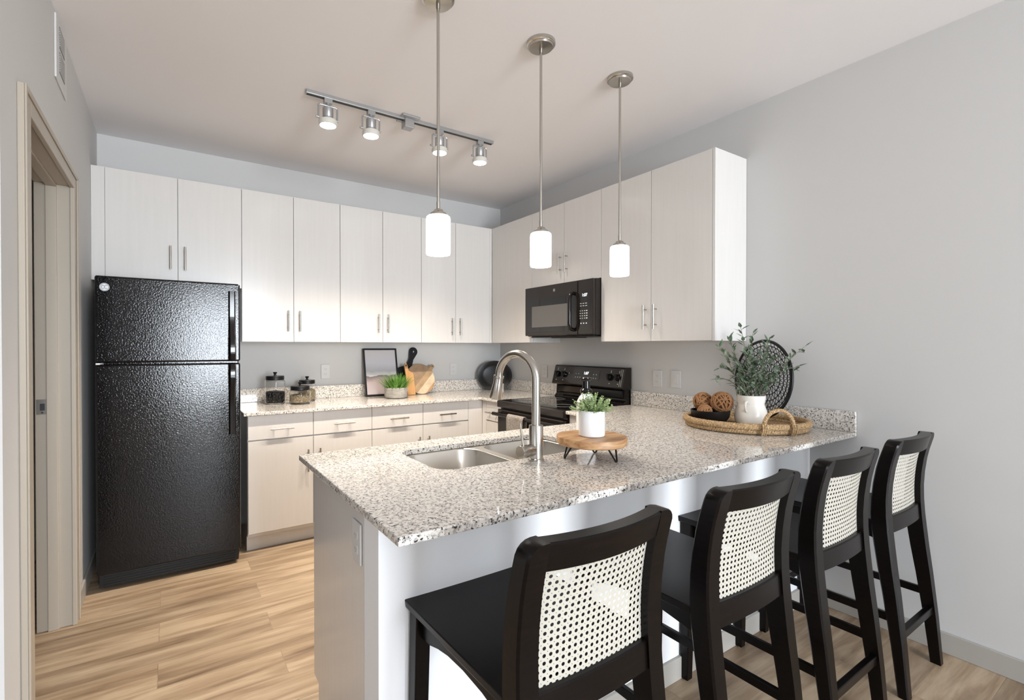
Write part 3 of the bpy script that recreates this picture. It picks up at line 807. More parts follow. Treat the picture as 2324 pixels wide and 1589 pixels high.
# ------------------------------------------------------------------ lights
def pendant(x, y, label):
    t = thing('pendant_light', label, 'pendant light', (x, y, H), group='pendant lights over the peninsula')
    b = MB().lathe([(0.066, 0), (0.066, -0.014), (0.060, -0.018), (0.057, -0.018), (0.055, -0.026), (0.02, -0.028), (0.008, -0.029)]); link('canopy', b, STEEL, t, smooth=True)
    b = MB(); b.cyl((0, 0, -0.028), (0, 0, -0.05), 0.0085, 14); b.cyl((0, 0, -0.05), (0, 0, -0.82), 0.0062, 14); b.cyl((0, 0, -0.82), (0, 0, -0.852), 0.0078, 14); link('rod', b, STEEL, t, smooth=True)
    b = MB().lathe([(0.009, -0.848), (0.018, -0.852), (0.022, -0.860), (0.032, -0.866), (0.034, -0.875), (0.03, -0.880)]); link('shade_holder', b, STEEL, t, smooth=True)
    b = MB().lathe([(0.03, -0.876), (0.042, -0.877), (0.0475, -0.882), (0.049, -0.892), (0.049, -1.024), (0.047, -1.032), (0.043, -1.032), (0.043, -0.9), (0.02, -0.89)], caps=False); link('shade', b, SHADE, t, smooth=True, label='lit white glass shade')
    return t


pendant(-1.934, -2.31, 'pendant light with white glass shade nearest the camera, above the sink side')
pendant(-1.400, -2.31, 'middle pendant light with white glass shade, in front of the microwave')
pendant(-0.867, -2.31, 'pendant light with white glass shade nearest the right wall')

tl = thing('track_light', 'silver ceiling track light with four lit spot heads', 'track light', (-1.6, -1.30, H), world=True)
ty = -1.30
b = MB(); b.box(-2.215, -0.985, ty - 0.018, ty + 0.018, H - 0.020, H); bar = link('track', b, TRACKM, tl, bevel=0.002)
b = MB(); b.box(-2.21, -0.99, ty - 0.008, ty + 0.008, H - 0.0212, H - 0.0195); link('track_slot', b, DARKSLOT, bar)
b = MB(); b.box(-1.665, -1.55, ty - 0.055, ty + 0.055, H - 0.012, H); b.box(-1.64, -1.58, ty - 0.03, ty + 0.03, H - 0.065, H - 0.012); link('feed_box', b, TRACKM, tl, bevel=0.002)
for i, hx in enumerate((-2.095, -1.845, -1.39, -1.085)):
    b = MB(); b.box(hx - 0.022, hx + 0.022, ty - 0.014, ty + 0.014, H - 0.045, H - 0.02); b.cyl((hx, ty, H - 0.055), (hx, ty, H - 0.045), 0.012, 14); hd_ = link('spot_head', b, TRACKM, tl)
    w = 0.052
    b = MB()
    yk = [(hx - w, ty, H - 0.135), (hx - w, ty, H - 0.062), (hx - w + 0.008, ty, H - 0.056), (hx + w - 0.008, ty, H - 0.056), (hx + w, ty, H - 0.062), (hx + w, ty, H - 0.135)]
    for p, q in zip(yk[:-1], yk[1:]):
        b.tube([p, q], 0.0048, 8)
    b.cyl((hx - w - 0.014, ty, H - 0.128), (hx - w + 0.004, ty, H - 0.128), 0.006, 10); b.cyl((hx + w - 0.004, ty, H - 0.128), (hx + w + 0.008, ty, H - 0.128), 0.005, 10)
    link('yoke', b, TRACKM, hd_, smooth=True)
    b = MB().lathe([(0.026, -0.068), (0.029, -0.070), (0.029, -0.120), (0.026, -0.124)], (hx, ty, H), 24); link('lamp_socket', b, TRACKM, hd_, smooth=True)
    b = MB().lathe([(0.022, -0.122), (0.030, -0.130), (0.048, -0.138), (0.0505, -0.145), (0.0505, -0.163), (0.048, -0.166), (0.044, -0.166)], (hx, ty, H), 32); link('lamp_ring', b, RINGM, hd_, smooth=True)
    b = MB().lathe([(0.043, -0.163), (0.043, -0.1665), (0.02, -0.169)], (hx, ty, H), 32); link('lens', b, LENS, hd_, smooth=True, label='lit white lamp lens')
    ld = bpy.data.lights.new('track_lamp', 'SPOT'); ld.energy = 92; ld.color = (1.0, 0.88, 0.74); ld.spot_size = math.radians(112); ld.spot_blend = 0.8; ld.shadow_soft_size = 0.04
    lo = bpy.data.objects.new('track_lamp', ld); COL.objects.link(lo); lo.parent = tl; lo.location = (hx + 1.6, ty + 1.30, -0.175)

# ------------------------------------------------------------------ things on the back counter
def jar(x, y, r, h, label, fill, fm, flabel):
    t = thing('glass_jar', label, 'jar', (x, y, ZC + 0.001), group='glass jars with black lids')
    b = MB().lathe([(r * 0.86, 0), (r * 0.98, 0.006), (r, 0.014), (r, h * 0.72), (r * 0.97, h * 0.77), (r * 0.86, h * 0.79), (r * 0.86, h * 0.80), (r * 0.82, h * 0.80), (r * 0.93, h * 0.76), (r * 0.955, h * 0.72), (r * 0.955, 0.016), (r * 0.9, 0.008)], n=40); link('jar_glass', b, GLASS, t, smooth=True)
    b = MB().lathe([(r * 0.80, h * 0.79), (r * 0.90, h * 0.802), (r * 0.91, h * 0.805), (r * 0.91, h * 0.805 + 0.024), (r * 0.88, h * 0.805 + 0.027), (0.012, h * 0.805 + 0.028), (0.008, h * 0.805 + 0.036), (0.009, h * 0.805 + 0.042), (0.0145, h * 0.805 + 0.050), (0.0145, h * 0.805 + 0.054), (0.01, h * 0.805 + 0.056)], n=40); link('lid', b, BLACKM, t, smooth=True)
    b = MB(); rr = r * 0.945
    b.lathe([(rr * 0.88, 0.0095), (rr, 0.018), (rr, fill - 0.008), (rr * 0.9, fill - 0.002), (rr * 0.4, fill + 0.003), (0.003, fill + 0.001)], (x, y, ZC + 0.001), 32)
    tag(link('jar_filling', b, fm, smooth=True), flabel, 'dry food', kind='stuff')


jar(-2.190, -0.215, 0.070, 0.222, 'tall glass jar of dark beans with black lid, nearest the refrigerator', 0.092, BEAN, 'dark beans filling the bottom of the tall glass jar')
jar(-2.032, -0.305, 0.074, 0.128, 'short glass jar of pale grain with black lid, front of the pair', 0.068, GRAIN, 'pale grain inside the short front jar')
jar(-1.945, -0.145, 0.065, 0.168, 'medium glass jar with black lid behind the short jar', 0.092, GRAIN, 'pale grain inside the medium jar behind')

# framed print leaning on the backsplash
t = thing('framed_print', 'abstract grey and blush print in a thin black frame leaning on the wall', 'picture', (-1.308, -0.108, ZC + 0.002), (math.radians(-11), 0, 0))
fw_, fh_, ft_ = 0.305, 0.412, 0.014
b = MB(); a = fw_ / 2
b.box(-a, -a + ft_, -0.009, 0.009, 0, fh_); b.box(a - ft_, a, -0.009, 0.009, 0, fh_); b.box(-a + ft_, a - ft_, -0.009, 0.009, 0, ft_); b.box(-a + ft_, a - ft_, -0.009, 0.009, fh_ - ft_, fh_); link('frame', b, BLACKM, t)
b = MB(); b.box(-a + ft_, a - ft_, -0.003, 0.006, ft_, fh_ - ft_); link('print', b, ART, t)


def board_outline(r, hl, hw, knob):
    """round board, handle up +v; returns outline"""
    p = []; a0 = math.asin(min(0.95, hw / r)) + 0.25
    n = 40
    for i in range(n + 1):
        a = PI / 2 + a0 + (2 * PI - 2 * a0) * i / n
        p.append((r * math.cos(a), r * math.sin(a)))
    top = r + hl
    p.append((hw * 1.05, r + hl * 0.10)); p.append((hw * 0.9, r + hl * 0.4))
    for i in range(13):
        a = -0.35 + (PI + 0.7) * i / 12
        p.append((knob * math.cos(a), top - knob + knob * math.sin(a)))
    p.append((-hw * 0.9, r + hl * 0.4)); p.append((-hw * 1.05, r + hl * 0.10))
    return p


def board(name, label, loc, lean, roll, r, hl, hw, knob, th, m, hole):
    t = thing(name, label, 'cutting board', loc, (lean, 0, 0))
    ca, sa = math.cos(roll), math.sin(roll)
    fn = lambda u, v, d: (u * ca + v * sa, d, r + (-u * sa + v * ca))
    b = MB().prism(board_outline(r, hl, hw, knob), -th / 2, th / 2, fn); link('board', b, m, t, bevel=0.003)
    b = MB(); hy = r + hl - knob
    b.prism([(0.004 * math.cos(2 * PI * k / 12), hy + 0.009 * math.sin(2 * PI * k / 12)) for k in range(12)], -th / 2 - 0.0006, th / 2 + 0.0006, fn); link('hanging_hole', b, hole, t)
    return t


board('paddle_board', 'black round paddle board with long handle behind the wooden boards', (-1.075, -0.060, ZC + 0.001), math.radians(-6), math.radians(20), 0.125, 0.185, 0.025, 0.041, 0.012, BLACKM, WHITE)
board('round_board', 'round striped wooden board with short handle leaning at the right', (-0.955, -0.155, ZC + 0.001), math.radians(-18), math.radians(50), 0.140, 0.055, 0.022, 0.021, 0.018, MANGO, DARKSLOT)
t = thing('serving_board', 'narrow orange bamboo board standing between grass pot and round board', 'cutting board', (-1.070, -0.175, ZC + 0.001), (math.radians(-14), 0, 0))
b = MB().prism([(-0.037, 0.0), (0.037, 0.0), (0.037, 0.17), (0.03, 0.195), (-0.006, 0.215), (-0.012, 0.26), (-0.022, 0.285), (-0.036, 0.285), (-0.043, 0.26), (-0.040, 0.215), (-0.037, 0.19)], -0.009, 0.009, lambda u, v, d: (u, d, v)); link('board', b, BAMBOO, t, bevel=0.003)
b = MB().prism([(-0.028 + 0.006 * math.cos(2 * PI * k / 12), 0.262 + 0.010 * math.sin(2 * PI * k / 12)) for k in range(12)], -0.0095, 0.0095, lambda u, v, d: (u, d, v)); link('hanging_hole', b, BLACKM, t)

# grass in a concrete pot
gp = thing('potted_grass', 'artificial green grass in a low grey concrete pot', 'potted plant', (-1.275, -0.315, ZC + 0.001))
b = MB().lathe([(0.074, 0), (0.088, 0.006), (0.094, 0.02), (0.0955, 0.082), (0.094, 0.088), (0.088, 0.088), (0.086, 0.07), (0.01, 0.07)], n=40); link('pot', b, CONC, gp, smooth=True)


def blade(b, p, d, ln, w, bend, segs=4):
    side = d.cross(Vector((0, 0, 1)))
    if side.length < 1e-3:
        side = Vector((1, 0, 0))
    side.normalize(); pr = None; q = Vector(p); dd = d.copy()
    out = Vector((d.x, d.y, 0)); out = out.normalized() if out.length > 1e-4 else Vector((1, 0, 0))
    for i in range(segs + 1):
        ww = w * (1 - i / segs) ** 0.7 + 0.0004
        cur = [b.bm.verts.new(q - side * ww), b.bm.verts.new(q + side * ww)]
        if pr:
            b.face([pr[0], pr[1], cur[1], cur[0]])
        pr = cur
        q = q + dd * (ln / segs); dd = (dd + out * bend / segs - Vector((0, 0, bend * 0.6 / segs))).normalized()


b = MB()
for i in range(330):
    a = random.random() * 2 * PI; r = 0.08 * math.sqrt(random.random())
    tilt = r / 0.08 * 0.75 + random.uniform(-0.12, 0.2)
    d = Vector((math.sin(tilt) * math.cos(a), math.sin(tilt) * math.sin(a), math.cos(tilt)))
    blade(b, (r * math.cos(a), r * math.sin(a), 0.068), d, random.uniform(0.10, 0.155), random.uniform(0.0022, 0.0036), random.uniform(0.1, 0.6))
link('grass', b, GRASS, gp)

# black oval platter standing in the corner
t = thing('platter', 'black oval platter standing upright in the counter corner', 'platter', (-0.174, -0.152, ZC + 0.002), (0, 0, math.radians(-33)))
b = MB(); R = []
for s, d in ((0.02, 0.0), (0.60, 0.0), (0.74, 0.008), (0.90, 0.024), (1.0, 0.030), (1.0, 0.034), (0.88, 0.030), (0.72, 0.016), (0.58, 0.008), (0.02, 0.008)):
    R.append([(0.170 * s * math.cos(2 * PI * k / 48), -d + 0.02, 0.142 + 0.142 * s * math.sin(2 * PI * k / 48)) for k in range(48)])
# lean the dish back a little
for r_ in R:
    for i, (x, y, z) in enumerate(r_):
        r_[i] = (x, y + z * 0.16 - 0.02, z)
b.rings(R); link('dish', b, BLACKM, t, smooth=True)

# ------------------------------------------------------------------ things on the peninsula
def rot2(a, x, y): return (x * math.cos(a) - y * math.sin(a), x * math.sin(a) + y * math.cos(a))


t = thing('wooden_stand', 'round wood-slice riser on black hairpin legs beside the faucet', 'stand', (-1.503, -2.732, ZC))
b = MB(); n = 60
rad = [0.131 * (1 + 0.012 * math.sin(3 * 2 * PI * k / n + 1) + 0.008 * math.sin(7 * 2 * PI * k / n)) for k in range(n)]
b.rings([[(rad[k] * s * math.cos(2 * PI * k / n), rad[k] * s * math.sin(2 * PI * k / n), z) for k in range(n)] for s, z in ((0.97, 0.056), (1.0, 0.059), (1.0, 0.081), (0.985, 0.085))]); link('top', b, ACACIA, t, smooth=True)
for fx_, fy_ in ((-0.093, 0.049), (0.023, -0.100), (0.076, 0.057)):
    a = math.atan2(fy_, fx_); b = MB()
    tip = Vector((fx_, fy_, 0.003)); 
    q = []
    for s in (-1, 1):
        o_ = rot2(a, 0.082, s * 0.030); q.append(Vector((o_[0], o_[1], 0.057)))
    tn = Vector(rot2(a, 0, 0.004) + (0,))
    b.tube([q[0], tip - tn, tip, tip + tn, q[1]], 0.0032, 10); link('hairpin_leg', b, BLACKM, t, smooth=True)
PZ = ZC + 0.086
t = thing('potted_herb', 'small leafy green plant in a white cylinder pot on the wood riser', 'potted plant', (-1.503, -2.732, PZ))
b = MB().lathe([(0.046, 0), (0.0485, 0.003), (0.0485, 0.094), (0.047, 0.096), (0.045, 0.094), (0.044, 0.08), (0.003, 0.08)], n=40); link('pot', b, WHITEG, t, smooth=True)
b = MB()
def leaf(b, p, d, ln, w, up=Vector((0, 0, 1)), curl=0.15):
    s = d.cross(up)
    if s.length < 1e-3:
        s = Vector((1, 0, 0))
    s.normalize(); nn = s.cross(d).normalized(); p = Vector(p)
    pts = [p, p + d * ln * 0.35 + s * w - nn * ln * 0.03, p + d * ln * 0.7 + s * w * 0.75 - nn * ln * curl * 0.5, p + d * ln - nn * ln * curl, p + d * ln * 0.7 - s * w * 0.75 - nn * ln * curl * 0.5, p + d * ln * 0.35 - s * w - nn * ln * 0.03]
    m_ = [p + d * ln * 0.35 + nn * w * 0.25, p + d * ln * 0.7 + nn * w * 0.2 - nn * ln * curl * 0.5]
    v = [b.bm.verts.new(x) for x in pts]; c_ = [b.bm.verts.new(x) for x in m_]
    for f in ([v[0], v[1], c_[0]], [v[1], v[2], c_[1], c_[0]], [v[2], v[3], c_[1]], [v[3], v[4], c_[1]], [v[4], v[5], c_[0], c_[1]], [v[5], v[0], c_[0]]):
        b.face(f)


for i in range(120):
    a = random.random() * 2 * PI; tl_ = 1.35 * random.random() ** 0.7
    d = Vector((math.sin(tl_) * math.cos(a), math.sin(tl_) * math.sin(a), math.cos(tl_)))
    ln = random.uniform(0.052, 0.078)
    p = Vector((0.025 * math.cos(a) * random.random(), 0.025 * math.sin(a) * random.random(), 0.082))
    b.tube([p, p + d * ln * 0.5 + Vector((0, 0, 0.004)), p + d * ln], 0.0007, 4)
    for k in range(9):
        q = p + d * ln * (0.3 + 0.7 * k / 8)
        r = Vector((random.uniform(-1, 1), random.uniform(-1, 1), random.uniform(-0.3, 1))).normalized()
        leaf(b, q, (r + d * 0.6).normalized(), random.uniform(0.006, 0.0095), random.uniform(0.0030, 0.0045))
link('foliage', b, HERB, t)

t = thing('soap_dispenser', 'white soap bottle with black pump behind the potted herb', 'soap dispenser', (-1.102, -2.305, ZC + 0.001))
b = MB().lathe([(0.044, 0), (0.048, 0.004), (0.048, 0.13), (0.045, 0.15), (0.034, 0.172), (0.026, 0.18), (0.026, 0.192), (0.02, 0.194)], n=36); link('bottle', b, WHITEG, t, smooth=True)
b = MB().lathe([(0.027, 0.188), (0.030, 0.194), (0.030, 0.206), (0.024, 0.212), (0.019, 0.215), (0.0185, 0.250), (0.024, 0.256), (0.025, 0.264), (0.02, 0.268)], n=28); b.tube([(0.01, 0, 0.26), (-0.035, 0.005, 0.262), (-0.048, 0.007, 0.252)], [0.007, 0.006, 0.004], 10); link('pump', b, BLACK, t, smooth=True)

# woven rope tray
TX, TY, TA = -0.315, -2.665, math.radians(-48)
TLA, TLB = 0.283, 0.245
t = thing('rope_tray', 'oval seagrass rope tray with looped handles at the right end of the counter', 'tray', (TX, TY, ZC + 0.0022), (0, 0, TA))
def ell(a_, b_, z, n=72, ph=0): return [(a_ * math.cos(2 * PI * k / n + ph), b_ * math.sin(2 * PI * k / n + ph), z) for k in range(n)]
b = MB(); b.tube(ell(TLA - 0.010, TLB - 0.010, 0.014), 0.0135, 12, closed=True); b.tube(ell(TLA, TLB, 0.037), 0.0155, 12, closed=True)
# braid strands give the coils a twist
for zz, aa, rr in ((0.014, TLA - 0.010, 0.0135), (0.037, TLA, 0.0155)):
    bb_ = aa - (TLA - TLB)
    for st in range(3):
        pts = []
        for k in range(420):
            th = 2 * PI * k / 420; ph = th * 46 + st * 2 * PI / 3
            pts.append(((aa + rr * 0.82 * math.cos(ph)) * math.cos(th), (bb_ + rr * 0.82 * math.cos(ph)) * math.sin(th), zz + rr * 0.82 * math.sin(ph)))
        b.tube(pts, 0.0045, 5, closed=True)
link('rim', b, ROPE, t, smooth=True)
b = MB()
for i in range(14):
    s = (i + 0.5) / 14.5
    b.tube(ell((TLA - 0.02) * s, (TLB - 0.02) * s, 0.008, 56), 0.0082, 6, closed=True)
link('base', b, ROPE, t, smooth=True)
for ang in (-1.27, 1.87):
    ct_, st_ = math.cos(ang), math.sin(ang); c0 = Vector((TLA * 1.02 * ct_, TLB * 1.02 * st_, 0)); tn = Vector((-TLA * st_, TLB * ct_, 0)).normalized(); no = Vector((ct_ / TLA, st_ / TLB, 0)).normalized()
    b = MB(); pts = []
    for i in range(25):
        a = PI * i / 24
        pts.append(c0 + tn * 0.070 * math.cos(a) + Vector((0, 0, 0.040 + 0.080 * math.sin(a))) + no * 0.006)
    b.tube(pts, 0.0085, 10)
    for st in range(2):
        q = []
        for i in range(160):
            a = PI * i / 159; ph = a * 26 + st * PI
            cpt = c0 + tn * (0.070 + 0.0065 * math.cos(ph)) * math.cos(a) + Vector((0, 0, 0.040 + (0.080 + 0.0065 * math.cos(ph)) * math.sin(a))) + no * (0.006 + 0.0065 * math.sin(ph))
            q.append(cpt)
        b.tube(q, 0.004, 5)
    for s in (-1, 1):
        for o_ in (-0.007, 0.002, 0.011):
            p = c0 + tn * (s * 0.070 + o_ - 0.002)
            b.tube([p + no * 0.014 + Vector((0, 0, 0.054)), p + no * 0.020 + Vector((0, 0, 0.035)), p + no * 0.012 + Vector((0, 0, 0.012)), p + no * 0.004 + Vector((0, 0, 0.001))], 0.0035, 6)
    link('tray_handle', b, ROPE, t, smooth=True)

TZ = ZC + 0.0205
t = thing('bowl', 'black bowl holding brown twine balls in the rope tray', 'bowl', (-0.405, -2.530, TZ))
b = MB().lathe([(0.050, 0), (0.078, 0.006), (0.094, 0.030), (0.098, 0.062), (0.095, 0.063), (0.090, 0.033), (0.072, 0.012), (0.003, 0.010)], n=44); link('bowl_shell', b, BLACKM, t, smooth=True)


def twine_ball(c, r, label, seed):
    random.seed(seed)
    t = thing('twine_ball', label, 'decorative ball', c, group='brown twine balls in the black bowl')
    b = MB(); b.sphere((0, 0, 0), r * 0.80, 12); core = link('core', b, WICK, t, smooth=True)
    b = MB()
    for k in range(26):
        ax = Vector((random.gauss(0, 1), random.gauss(0, 1), random.gauss(0, 0.7))).normalized()
        u = ax.orthogonal().normalized(); v = ax.cross(u); off = random.uniform(-0.55, 0.55) * r
        rr = math.sqrt(r * r - off * off) * 0.95; ph = random.random() * 6
        b.tube([ax * off + (u * math.cos(2 * PI * i / 26) + v * math.sin(2 * PI * i / 26)) * rr * (1 + 0.03 * math.sin(5 * 2 * PI * i / 26 + ph)) for i in range(26)], 0.0036, 5, closed=True)
    link('strands', b, WICK, t, smooth=True)


twine_ball((-0.370, -2.575, TZ + 0.105), 0.056, 'brown twine ball at the right in the black bowl, touching the white vase', 3)
twine_ball((-0.385, -2.475, TZ + 0.100), 0.050, 'brown twine ball at the back of the black bowl', 4)
twine_ball((-0.455, -2.530, TZ + 0.058), 0.036, 'smaller brown twine ball at the left of the black bowl', 5)

VX, VY = -0.300, -2.690
t = thing('vase', 'cream ceramic vase with small handle in the rope tray', 'vase', (VX, VY, TZ))
b = MB().lathe([(0.060, 0), (0.072, 0.008), (0.078, 0.035), (0.074, 0.070), (0.064, 0.098), (0.062, 0.108), (0.067, 0.128), (0.068, 0.150), (0.064, 0.150), (0.060, 0.126), (0.056, 0.105), (0.068, 0.06), (0.003, 0.02)], n=44); link('vase_body', b, CREAM, t, smooth=True)
ha = Vector((-0.98, -0.2, 0)).normalized()
b = MB().tube([ha * 0.063 + Vector((0, 0, 0.118)), ha * 0.082 + Vector((0, 0, 0.118)), ha * 0.090 + Vector((0, 0, 0.102)), ha * 0.086 + Vector((0, 0, 0.080)), ha * 0.072 + Vector((0, 0, 0.068))], 0.0055, 10); link('vase_handle', b, CREAM, t, smooth=True)

# olive branches in the vase
random.seed(21)
ob = thing('olive_branches', 'grey-green olive branches standing in the cream vase', 'foliage', (VX, VY, TZ + 0.10))
R_ = Vector((0.8406, -0.5417, 0)); F_ = Vector((0.5417, 0.8406, 0)); U_ = Vector((0, 0, 1))
specs = [  # sideways and upward reach of each branch tip, forward offset, length bend
    (-0.165, 0.27, 0.00), (-0.205, 0.10, -0.04), (-0.10, 0.31, 0.03), (-0.065, 0.37, -0.02), (0.02, 0.34, 0.02), (0.075, 0.31, -0.03),
    (0.235, 0.27, -0.06), (0.20, 0.17, -0.08), (-0.13, 0.20, -0.09), (-0.06, 0.24, -0.08), (0.02, 0.22, -0.10), (0.09, 0.22, -0.08), (0.13, 0.14, -0.03),
    (-0.11, 0.12, -0.08), (-0.03, 0.14, -0.11), (0.06, 0.13, -0.10), (-0.09, 0.22, 0.05), (0.07, 0.24, 0.04), (-0.15, 0.16, 0.03), (0.12, 0.2, 0.02), (-0.10, 0.07, -0.06), (-0.05, 0.09, -0.09), (0.03, 0.08, -0.09), (0.09, 0.09, -0.06), (-0.06, 0.17, 0.0), (0.03, 0.18, -0.02)]
for sx, sz, sf in specs:
    b = MB(); tip = R_ * sx + F_ * sf + U_ * (sz + 0.03)
    st = Vector((random.uniform(-0.02, 0.02), random.uniform(-0.02, 0.02), -0.04))
    pts = []
    for i in range(9):
        q = i / 8
        pts.append(st.lerp(tip, q) + U_ * (0.07 * math.sin(PI * q) * (0.5 if sz > 0.25 else 1.0)))
    b.tube(pts, [0.0022 - 0.0012 * i / 8 for i in range(9)], 5)
    br = link('branch', b, TWIG, ob, smooth=True)
    b = MB(); ln_t = (tip - st).length; nl = int(7 + ln_t * 34)
    for k in range(nl):
        q = 0.28 + 0.72 * (k / (nl - 1)) if sz > 0.3 else 0.22 + 0.78 * k / (nl - 1)
        f = q * 8; i = min(7, int(f)); p = pts[i].lerp(pts[i + 1], f - i); d = (pts[min(8, i + 1)] - pts[i]).normalized()
        sd_ = Vector((random.uniform(-1, 1), random.uniform(-1, 1), random.uniform(-0.5, 0.7))).normalized()
        dd = (d * random.uniform(0.5, 1.0) + sd_ * 0.8).normalized()
        leaf(b, p, dd, random.uniform(0.032, 0.056), random.uniform(0.0060, 0.0098), curl=random.uniform(0.0, 0.3))
    link('leaf', b, OLIVE, br)

# black openwork basket plate leaning on the wall
t = thing('woven_plate', 'black openwork round basket leaning on the wall behind the olive branches', 'basket', (-0.100, -2.640, TZ + 0.012), (0, math.radians(4), math.radians(-24)))
b = MB(); BR = 0.212
def bp(r, a):      # point of the shallow dish, opening towards -x
    return Vector((0.045 * (1 - (r / BR) ** 2) - 0.010, r * math.cos(a), BR + r * math.sin(a)))
b.tube([bp(BR, 2 * PI * k / 60) for k in range(60)], 0.0062, 8, closed=True)
b.tube([bp(BR * 0.97, 2 * PI * k / 60) - Vector((0.004, 0, 0)) for k in range(60)], 0.004, 6, closed=True)
rs = [0.045, 0.085, 0.12, 0.155, 0.185]
for r in rs:
    b.tube([bp(r, 2 * PI * k / 48) for k in range(48)], 0.0026, 6, closed=True)
cnt = [12, 20, 28, 34, 40, 46]
for j in range(len(rs)):
    r0 = rs[j]; r1 = rs[j + 1] if j + 1 < len(rs) else BR
    nn = cnt[j + 1]
    for k in range(nn):
        a = 2 * PI * k / nn; off = PI / nn
        if j < 4:
            b.tube([bp(r0, a), bp((r0 + r1) / 2, a + off * 0.5), bp(r1, a + off)], 0.0017, 5); b.tube([bp(r0, a), bp((r0 + r1) / 2, a - off * 0.5), bp(r1, a - off)], 0.0017, 5)
        else:
            b.tube([bp(r0, a), bp(r1, a)], 0.0019, 5)
for k in range(12):
    b.tube([bp(0.004, 2 * PI * k / 12), bp(0.045, 2 * PI * k / 12)], 0.002, 5)
link('weave', b, BLACKM, t, smooth=True)

# ------------------------------------------------------------------ bar stools
def pf(z):   # rear face of the back post: local y at height z (stool faces +y)
    K = [(0, -0.295), (0.19, -0.279), (0.37, -0.260), (0.48, -0.246), (0.645, -0.229), (0.74, -0.226), (0.82, -0.231), (0.90, -0.244), (0.985, -0.268)]
    for (z0, y0), (z1, y1) in zip(K[:-1], K[1:]):
        if z <= z1:
            f = (z - z0) / (z1 - z0); return y0 + (y1 - y0) * f
    return K[-1][1]


def smooth_pf(z):
    return (pf(max(0, z - 0.04)) + 2 * pf(z) + pf(min(0.985, z + 0.04))) / 4


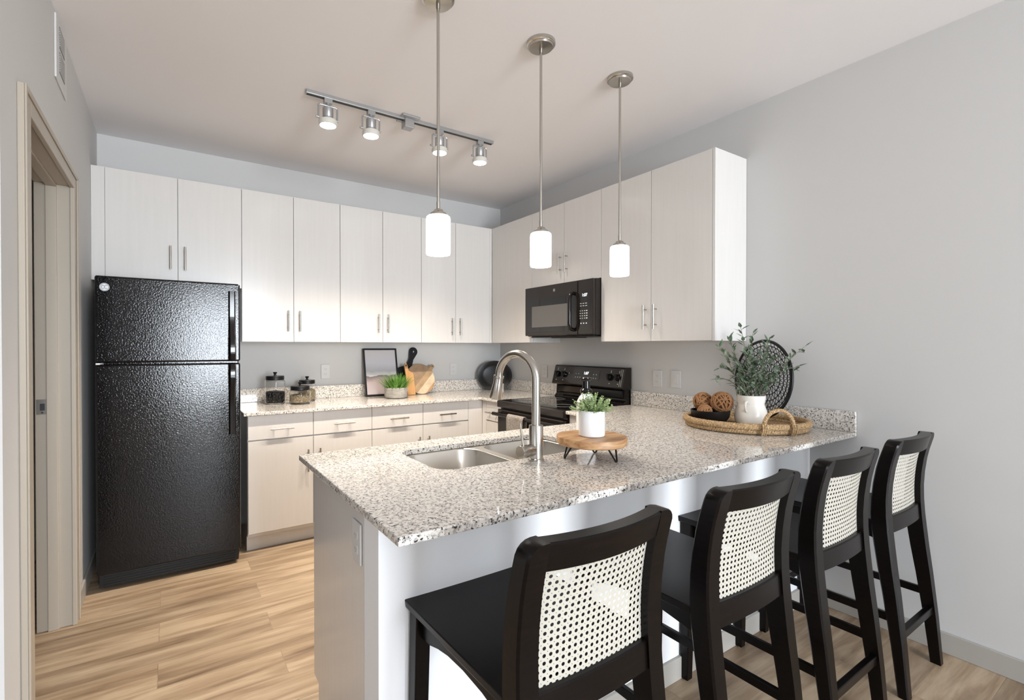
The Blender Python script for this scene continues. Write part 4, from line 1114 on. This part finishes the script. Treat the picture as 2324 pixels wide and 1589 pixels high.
def make_stool(label):
    t = thing('bar_stool', label, 'bar stool', (0, 0, 0), group='black cane-back bar stools')
    XO, XI, TZ_ = 0.210, 0.160, 0.974
    for s in (-1, 1):
        b = MB(); R = []
        zs_ = [0, 0.19, 0.37, 0.48, 0.56, 0.62, 0.68, 0.74, 0.80, 0.86, 0.90, 0.93, 0.948, 0.958, 0.966, 0.972, TZ_]
        for z in zs_:
            th = 0.034 + 0.022 * min(1, z / 0.6) - 0.012 * max(0, (z - 0.65) / 0.32)
            xo = XO - 0.004 * (1 - min(1, z / 0.5)); xi = XI + 0.010 * (1 - min(1, z / 0.5))
            if z > 0.945:
                q = (z - 0.945) / (TZ_ - 0.945); xo -= 0.030 * (1 - math.sqrt(max(0, 1 - q * q)))
            y0 = smooth_pf(z); ch = 0.005
            R.append([(s * xi, y0, z), (s * (xo - ch), y0, z), (s * xo, y0 + ch, z), (s * xo, y0 + th - ch, z), (s * (xo - ch), y0 + th, z), (s * xi, y0 + th, z)])
        b.rings(R); link('back_post', b, ESPR, t, smooth=True)
        b = MB(); b.rings([[(s * x, y, z) for x, y in ((xc - w, yc - w), (xc + w, yc - w), (xc + w, yc + w), (xc - w, yc + w))] for z, xc, yc, w in ((0.004, 0.196, 0.237, 0.0165), (0.40, 0.191, 0.234, 0.0205), (0.632, 0.187, 0.231, 0.0215))]); link('front_leg', b, ESPR, t, bevel=0.003)
        b = MB()
        for lx, ly in ((s * 0.190, pf(0) + 0.017), (s * 0.196, 0.237)):
            b.cyl((lx, ly, 0.0), (lx, ly, 0.005), 0.010, 12)
        link('foot_glide', b, WHITE, t)
        b = MB(); b.box(s * 0.19 - 0.009, s * 0.19 + 0.009, -0.235, 0.225, 0.272, 0.302); link('side_stretcher', b, ESPR, t, bevel=0.003)
        b = MB()
        ap = [(-0.19, 0.634), (0.225, 0.634), (0.225, 0.566), (0.200, 0.567), (0.165, 0.572), (0.12, 0.586), (0.07, 0.596), (0.0, 0.601), (-0.08, 0.598), (-0.14, 0.588), (-0.19, 0.576)]
        b.prism(ap, s * 0.183 - 0.010, s * 0.183 + 0.010, lambda u, v, d: (d, u, v)); link('side_apron', b, ESPR, t, bevel=0.002)
    b = MB(); b.prism([(-0.17, 0.634), (0.17, 0.634), (0.17, 0.575), (0.09, 0.598), (-0.09, 0.598), (-0.17, 0.575)], 0.222, 0.240, lambda u, v, d: (u, d, v)); link('front_apron', b, ESPR, t, bevel=0.002)
    b = MB(); b.box(-0.18, 0.18, 0.223, 0.247, 0.19, 0.222); link('footrest', b, ESPR, t, bevel=0.003)
    b = MB(); b.box(-0.175, 0.175, pf(0.22) + 0.008, pf(0.22) + 0.030, 0.206, 0.238); link('rear_stretcher', b, ESPR, t, bevel=0.003)
    BU = 0.022
    def yb(x): return -BU * (1 - (x / 0.16) ** 2)
    def rail(z0, z1, th, k, inset):
        b = MB(); R = []
        for i in range(17):
            x = -0.1605 + 0.321 * i / 16; o_ = yb(x) * k
            ya, yb_ = smooth_pf(z0) + inset + o_, smooth_pf(z1) + inset + o_
            R.append([(x, ya, z0), (x, yb_, z1 - 0.004), (x, yb_ + 0.004, z1), (x, yb_ + th - 0.004, z1), (x, yb_ + th, z1 - 0.004), (x, ya + th, z0)])
        return b.rings(R)
    link('top_rail', rail(0.915, 0.974, 0.040, 1.0, 0.001), ESPR, t, smooth=True)
    link('lower_rail', rail(0.606, 0.668, 0.034, 0.35, 0.006), ESPR, t, smooth=True)
    b = MB()
    def cf(u, v):
        x = -0.162 + 0.324 * u; z = 0.662 + 0.258 * v
        k = 0.35 + 0.65 * v
        return (x, smooth_pf(z) + 0.020 + yb(x) * k, z)
    b.grid(cf, 20, 16); link('cane_panel', b, CANE, t, smooth=True)
    # seat: rounded front, slightly dished top
    b = MB(); out = []
    hw = lambda y: 0.209 + 0.012 * max(0, (y + 0.18) / 0.49)
    nseg = 14
    rows = []
    for i in range(nseg + 1):
        y = -0.178 + (0.312 + 0.178) * i / nseg
        w = hw(y)
        if y > 0.285:
            q = (y - 0.285) / 0.027; w -= 0.020 * (1 - math.sqrt(max(0, 1 - q * q)))
        rows.append((y, w))
    def sz(x, y, w): return 0.656 - 0.007 * max(0, 1 - (x / w) ** 2) * math.sin(PI * min(1, max(0, (y + 0.178) / 0.49)))
    top = [[b.bm.verts.new((w * (-1 + 2 * k / 12), y, sz(w * (-1 + 2 * k / 12), y, w))) for k in range(13)] for y, w in rows]
    bot = [[b.bm.verts.new((w * (-1 + 2 * k / 12) * 0.985, y - (0.004 if y > 0.3 else 0), 0.633)) for k in range(13)] for y, w in rows]
    for g in (top, bot):
        for i in range(nseg):
            for k in range(12):
                b.face([g[i][k], g[i + 1][k], g[i + 1][k + 1], g[i][k + 1]])
    for i in range(nseg):
        b.face([top[i][0], top[i + 1][0], bot[i + 1][0], bot[i][0]]); b.face([top[i][12], top[i + 1][12], bot[i + 1][12], bot[i][12]])
    for k in range(12):
        b.face([top[0][k], top[0][k + 1], bot[0][k + 1], bot[0][k]]); b.face([top[-1][k], top[-1][k + 1], bot[-1][k + 1], bot[-1][k]])
    link('seat', b, ESPR, t, smooth=True, bevel=0.003)
    return t


LAB = ['black cane-back bar stool at the free end of the peninsula, nearest the camera', 'black cane-back bar stool second from the free end of the peninsula',
       'black cane-back bar stool second from the right wall', 'black cane-back bar stool standing closest to the right wall']
st0 = make_stool(LAB[0])
for i, x in enumerate((-2.097, -1.495, -0.908, -0.312)):
    s_ = st0 if i == 0 else copy_tree(st0)
    s_.location = (x, -3.10, 0); s_['label'] = LAB[i]
